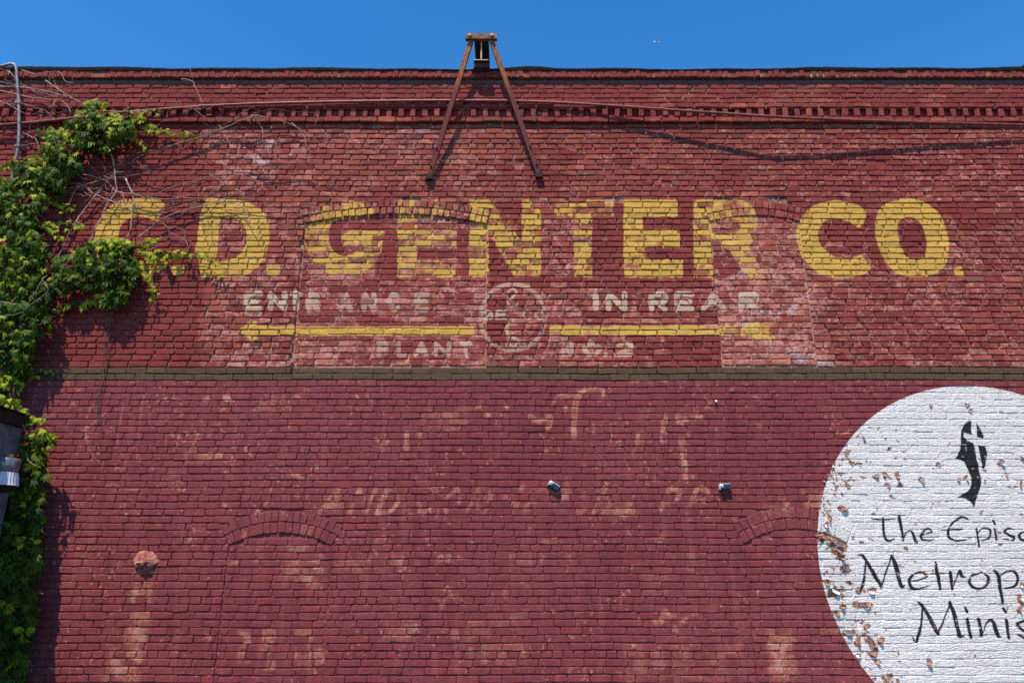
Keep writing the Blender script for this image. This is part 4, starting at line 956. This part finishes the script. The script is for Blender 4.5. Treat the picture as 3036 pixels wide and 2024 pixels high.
# turn the leaf list into leaf objects (the nearest 300) and one mass of foliage
LV = [[leaf_geo(1.0, dr) for dr in (.1, .2, .3, .15)][k % 4] for k in range(10)]
def leaf_rot(): return Euler((rad(R.uniform(-42, 12)), rad(R.gauss(0, 18)), rad(R.gauss(0, 42)))).to_matrix()
order = sorted(range(len(leaves)), key=lambda i: -(-leaves[i][0].y + 2.2*leaves[i][1] + R.uniform(0, .12)))
inframe = [i for i in order if leaves[i][0].x > U(0, 1012, -leaves[i][0].y).x * (1 + .065*(leaves[i][0].z - 3.95)/1.7) and leaves[i][0].z > .8 and leaves[i][1] > .05]
solo = set(inframe[:300]); mass = MB(); lm = []
for k in range(24):
    V, F = LV[k % 10]; mb = MB(); mb.add([tuple(v) for v in V], F, 0, (R.random(), 0.0 if k < 14 else R.uniform(.6, 1), 0)); lm.append(mb.mesh('leaf', M_LEAF))
for i, (p, s_, yg_lit) in enumerate(leaves):
    rot = leaf_rot()
    if i in solo:
        o = bpy.data.objects.new('leaf', R.choice(lm[14:] if yg_lit else lm[:14])); sc.collection.objects.link(o); o.parent = vine
        o.matrix_parent_inverse = Matrix.Translation(-vine.location); o.matrix_local = Matrix.Translation(p) @ rot.to_4x4() @ Matrix.Scale(s_, 4)
    else:
        V, F = R.choice(LV); mass.add([tuple(p + rot @ (v*s_)) for v in V], F, 0, (R.random(), R.uniform(.6, 1) if yg_lit else max(0, R.gauss(.02, .08)), 0))
tag(mass.build('foliage', M_LEAF, vine), kind='stuff')
for pts, r in (([(20, 2020, .1), (30, 1700, .12), (40, 1450, .12), (40, 1200, .14), (55, 1000, .12), (60, 800, .12), (50, 640, .1), (110, 520, .1), (200, 440, .1), (260, 370, .1), (340, 350, .1)], .016), ([(60, 860, .1), (160, 800, .1), (260, 770, .1), (360, 770, .08)], .010), ([(150, 1280, .3), (110, 1250, .3), (60, 1220, .25), (20, 1150, .2), (40, 1050, .15)], .008), ([(60, 1330, .3), (66, 1400, .28), (76, 1500, .25)], .004)):
    mb = MB(); mb.tube(path3(pts, jit=.008), r, r*.4, 6); mb.build('stem', M_STEMB, vine, True)
for pts in (c3((320,590),(290,620),(310,650),(320,700),(240,770),(130,850),(40,860)), c3((0,770),(60,780),(110,790)), c3((300,600),(250,690),(190,790)), [(20, 1250), (50, 1252), (70, 1262), (78, 1300)], [(75, 1340), (85, 1365), (120, 1386)], [(10, 1280), (40, 1281), (62, 1290)]):
    mb = MB(); mb.tube(path3(pts, .36, .004), .0045, .0022, 4); mb.build('twig', M_STEM, vine, True)

# ------------------------------------------------------------------ airliner far off in the sky
d = ray(1948, 125).normalized(); ap = Vector((0, -CD, CZ)) + d*3200
plane = thing('airplane', 'tiny white airliner high in the blue sky', 'airplane', tuple(ap))
mb = MB(); mb.lathe([(.05, -13), (1.0, -11), (1.5, -7), (1.5, 5), (1.1, 9), (.3, 13)], ap.x, ap.y, ap.z, 10, axis='x'); mb.build('fuselage', M_PLANE, plane, True)
for s_ in (-1, 1):
    mb = MB(); a, b = ap, s_
    mb.add([(a.x+3, a.y, a.z-.6), (a.x-2.5, a.y, a.z-.6), (a.x-5.5, a.y+b*14, a.z+.6), (a.x-4, a.y+b*14, a.z+.6), (a.x+3, a.y, a.z-1.0), (a.x-2.5, a.y, a.z-1.0), (a.x-5.5, a.y+b*14, a.z+.4), (a.x-4, a.y+b*14, a.z+.4)], [(0,1,2,3), (7,6,5,4), (0,3,7,4), (1,5,6,2), (2,6,7,3), (0,4,5,1)]); mb.build('wing', M_PLANE, plane)
mb = MB(); mb.add([(ap.x-8, ap.y-.2, ap.z+1), (ap.x-12.5, ap.y-.2, ap.z+1), (ap.x-13.5, ap.y-.2, ap.z+5.5), (ap.x-11.5, ap.y-.2, ap.z+5.5), (ap.x-8, ap.y+.2, ap.z+1), (ap.x-12.5, ap.y+.2, ap.z+1), (ap.x-13.5, ap.y+.2, ap.z+5.5), (ap.x-11.5, ap.y+.2, ap.z+5.5)], [(0,1,2,3), (7,6,5,4), (0,3,7,4), (1,5,6,2), (2,6,7,3)]); mb.build('tail_fin', M_PLANE, plane)
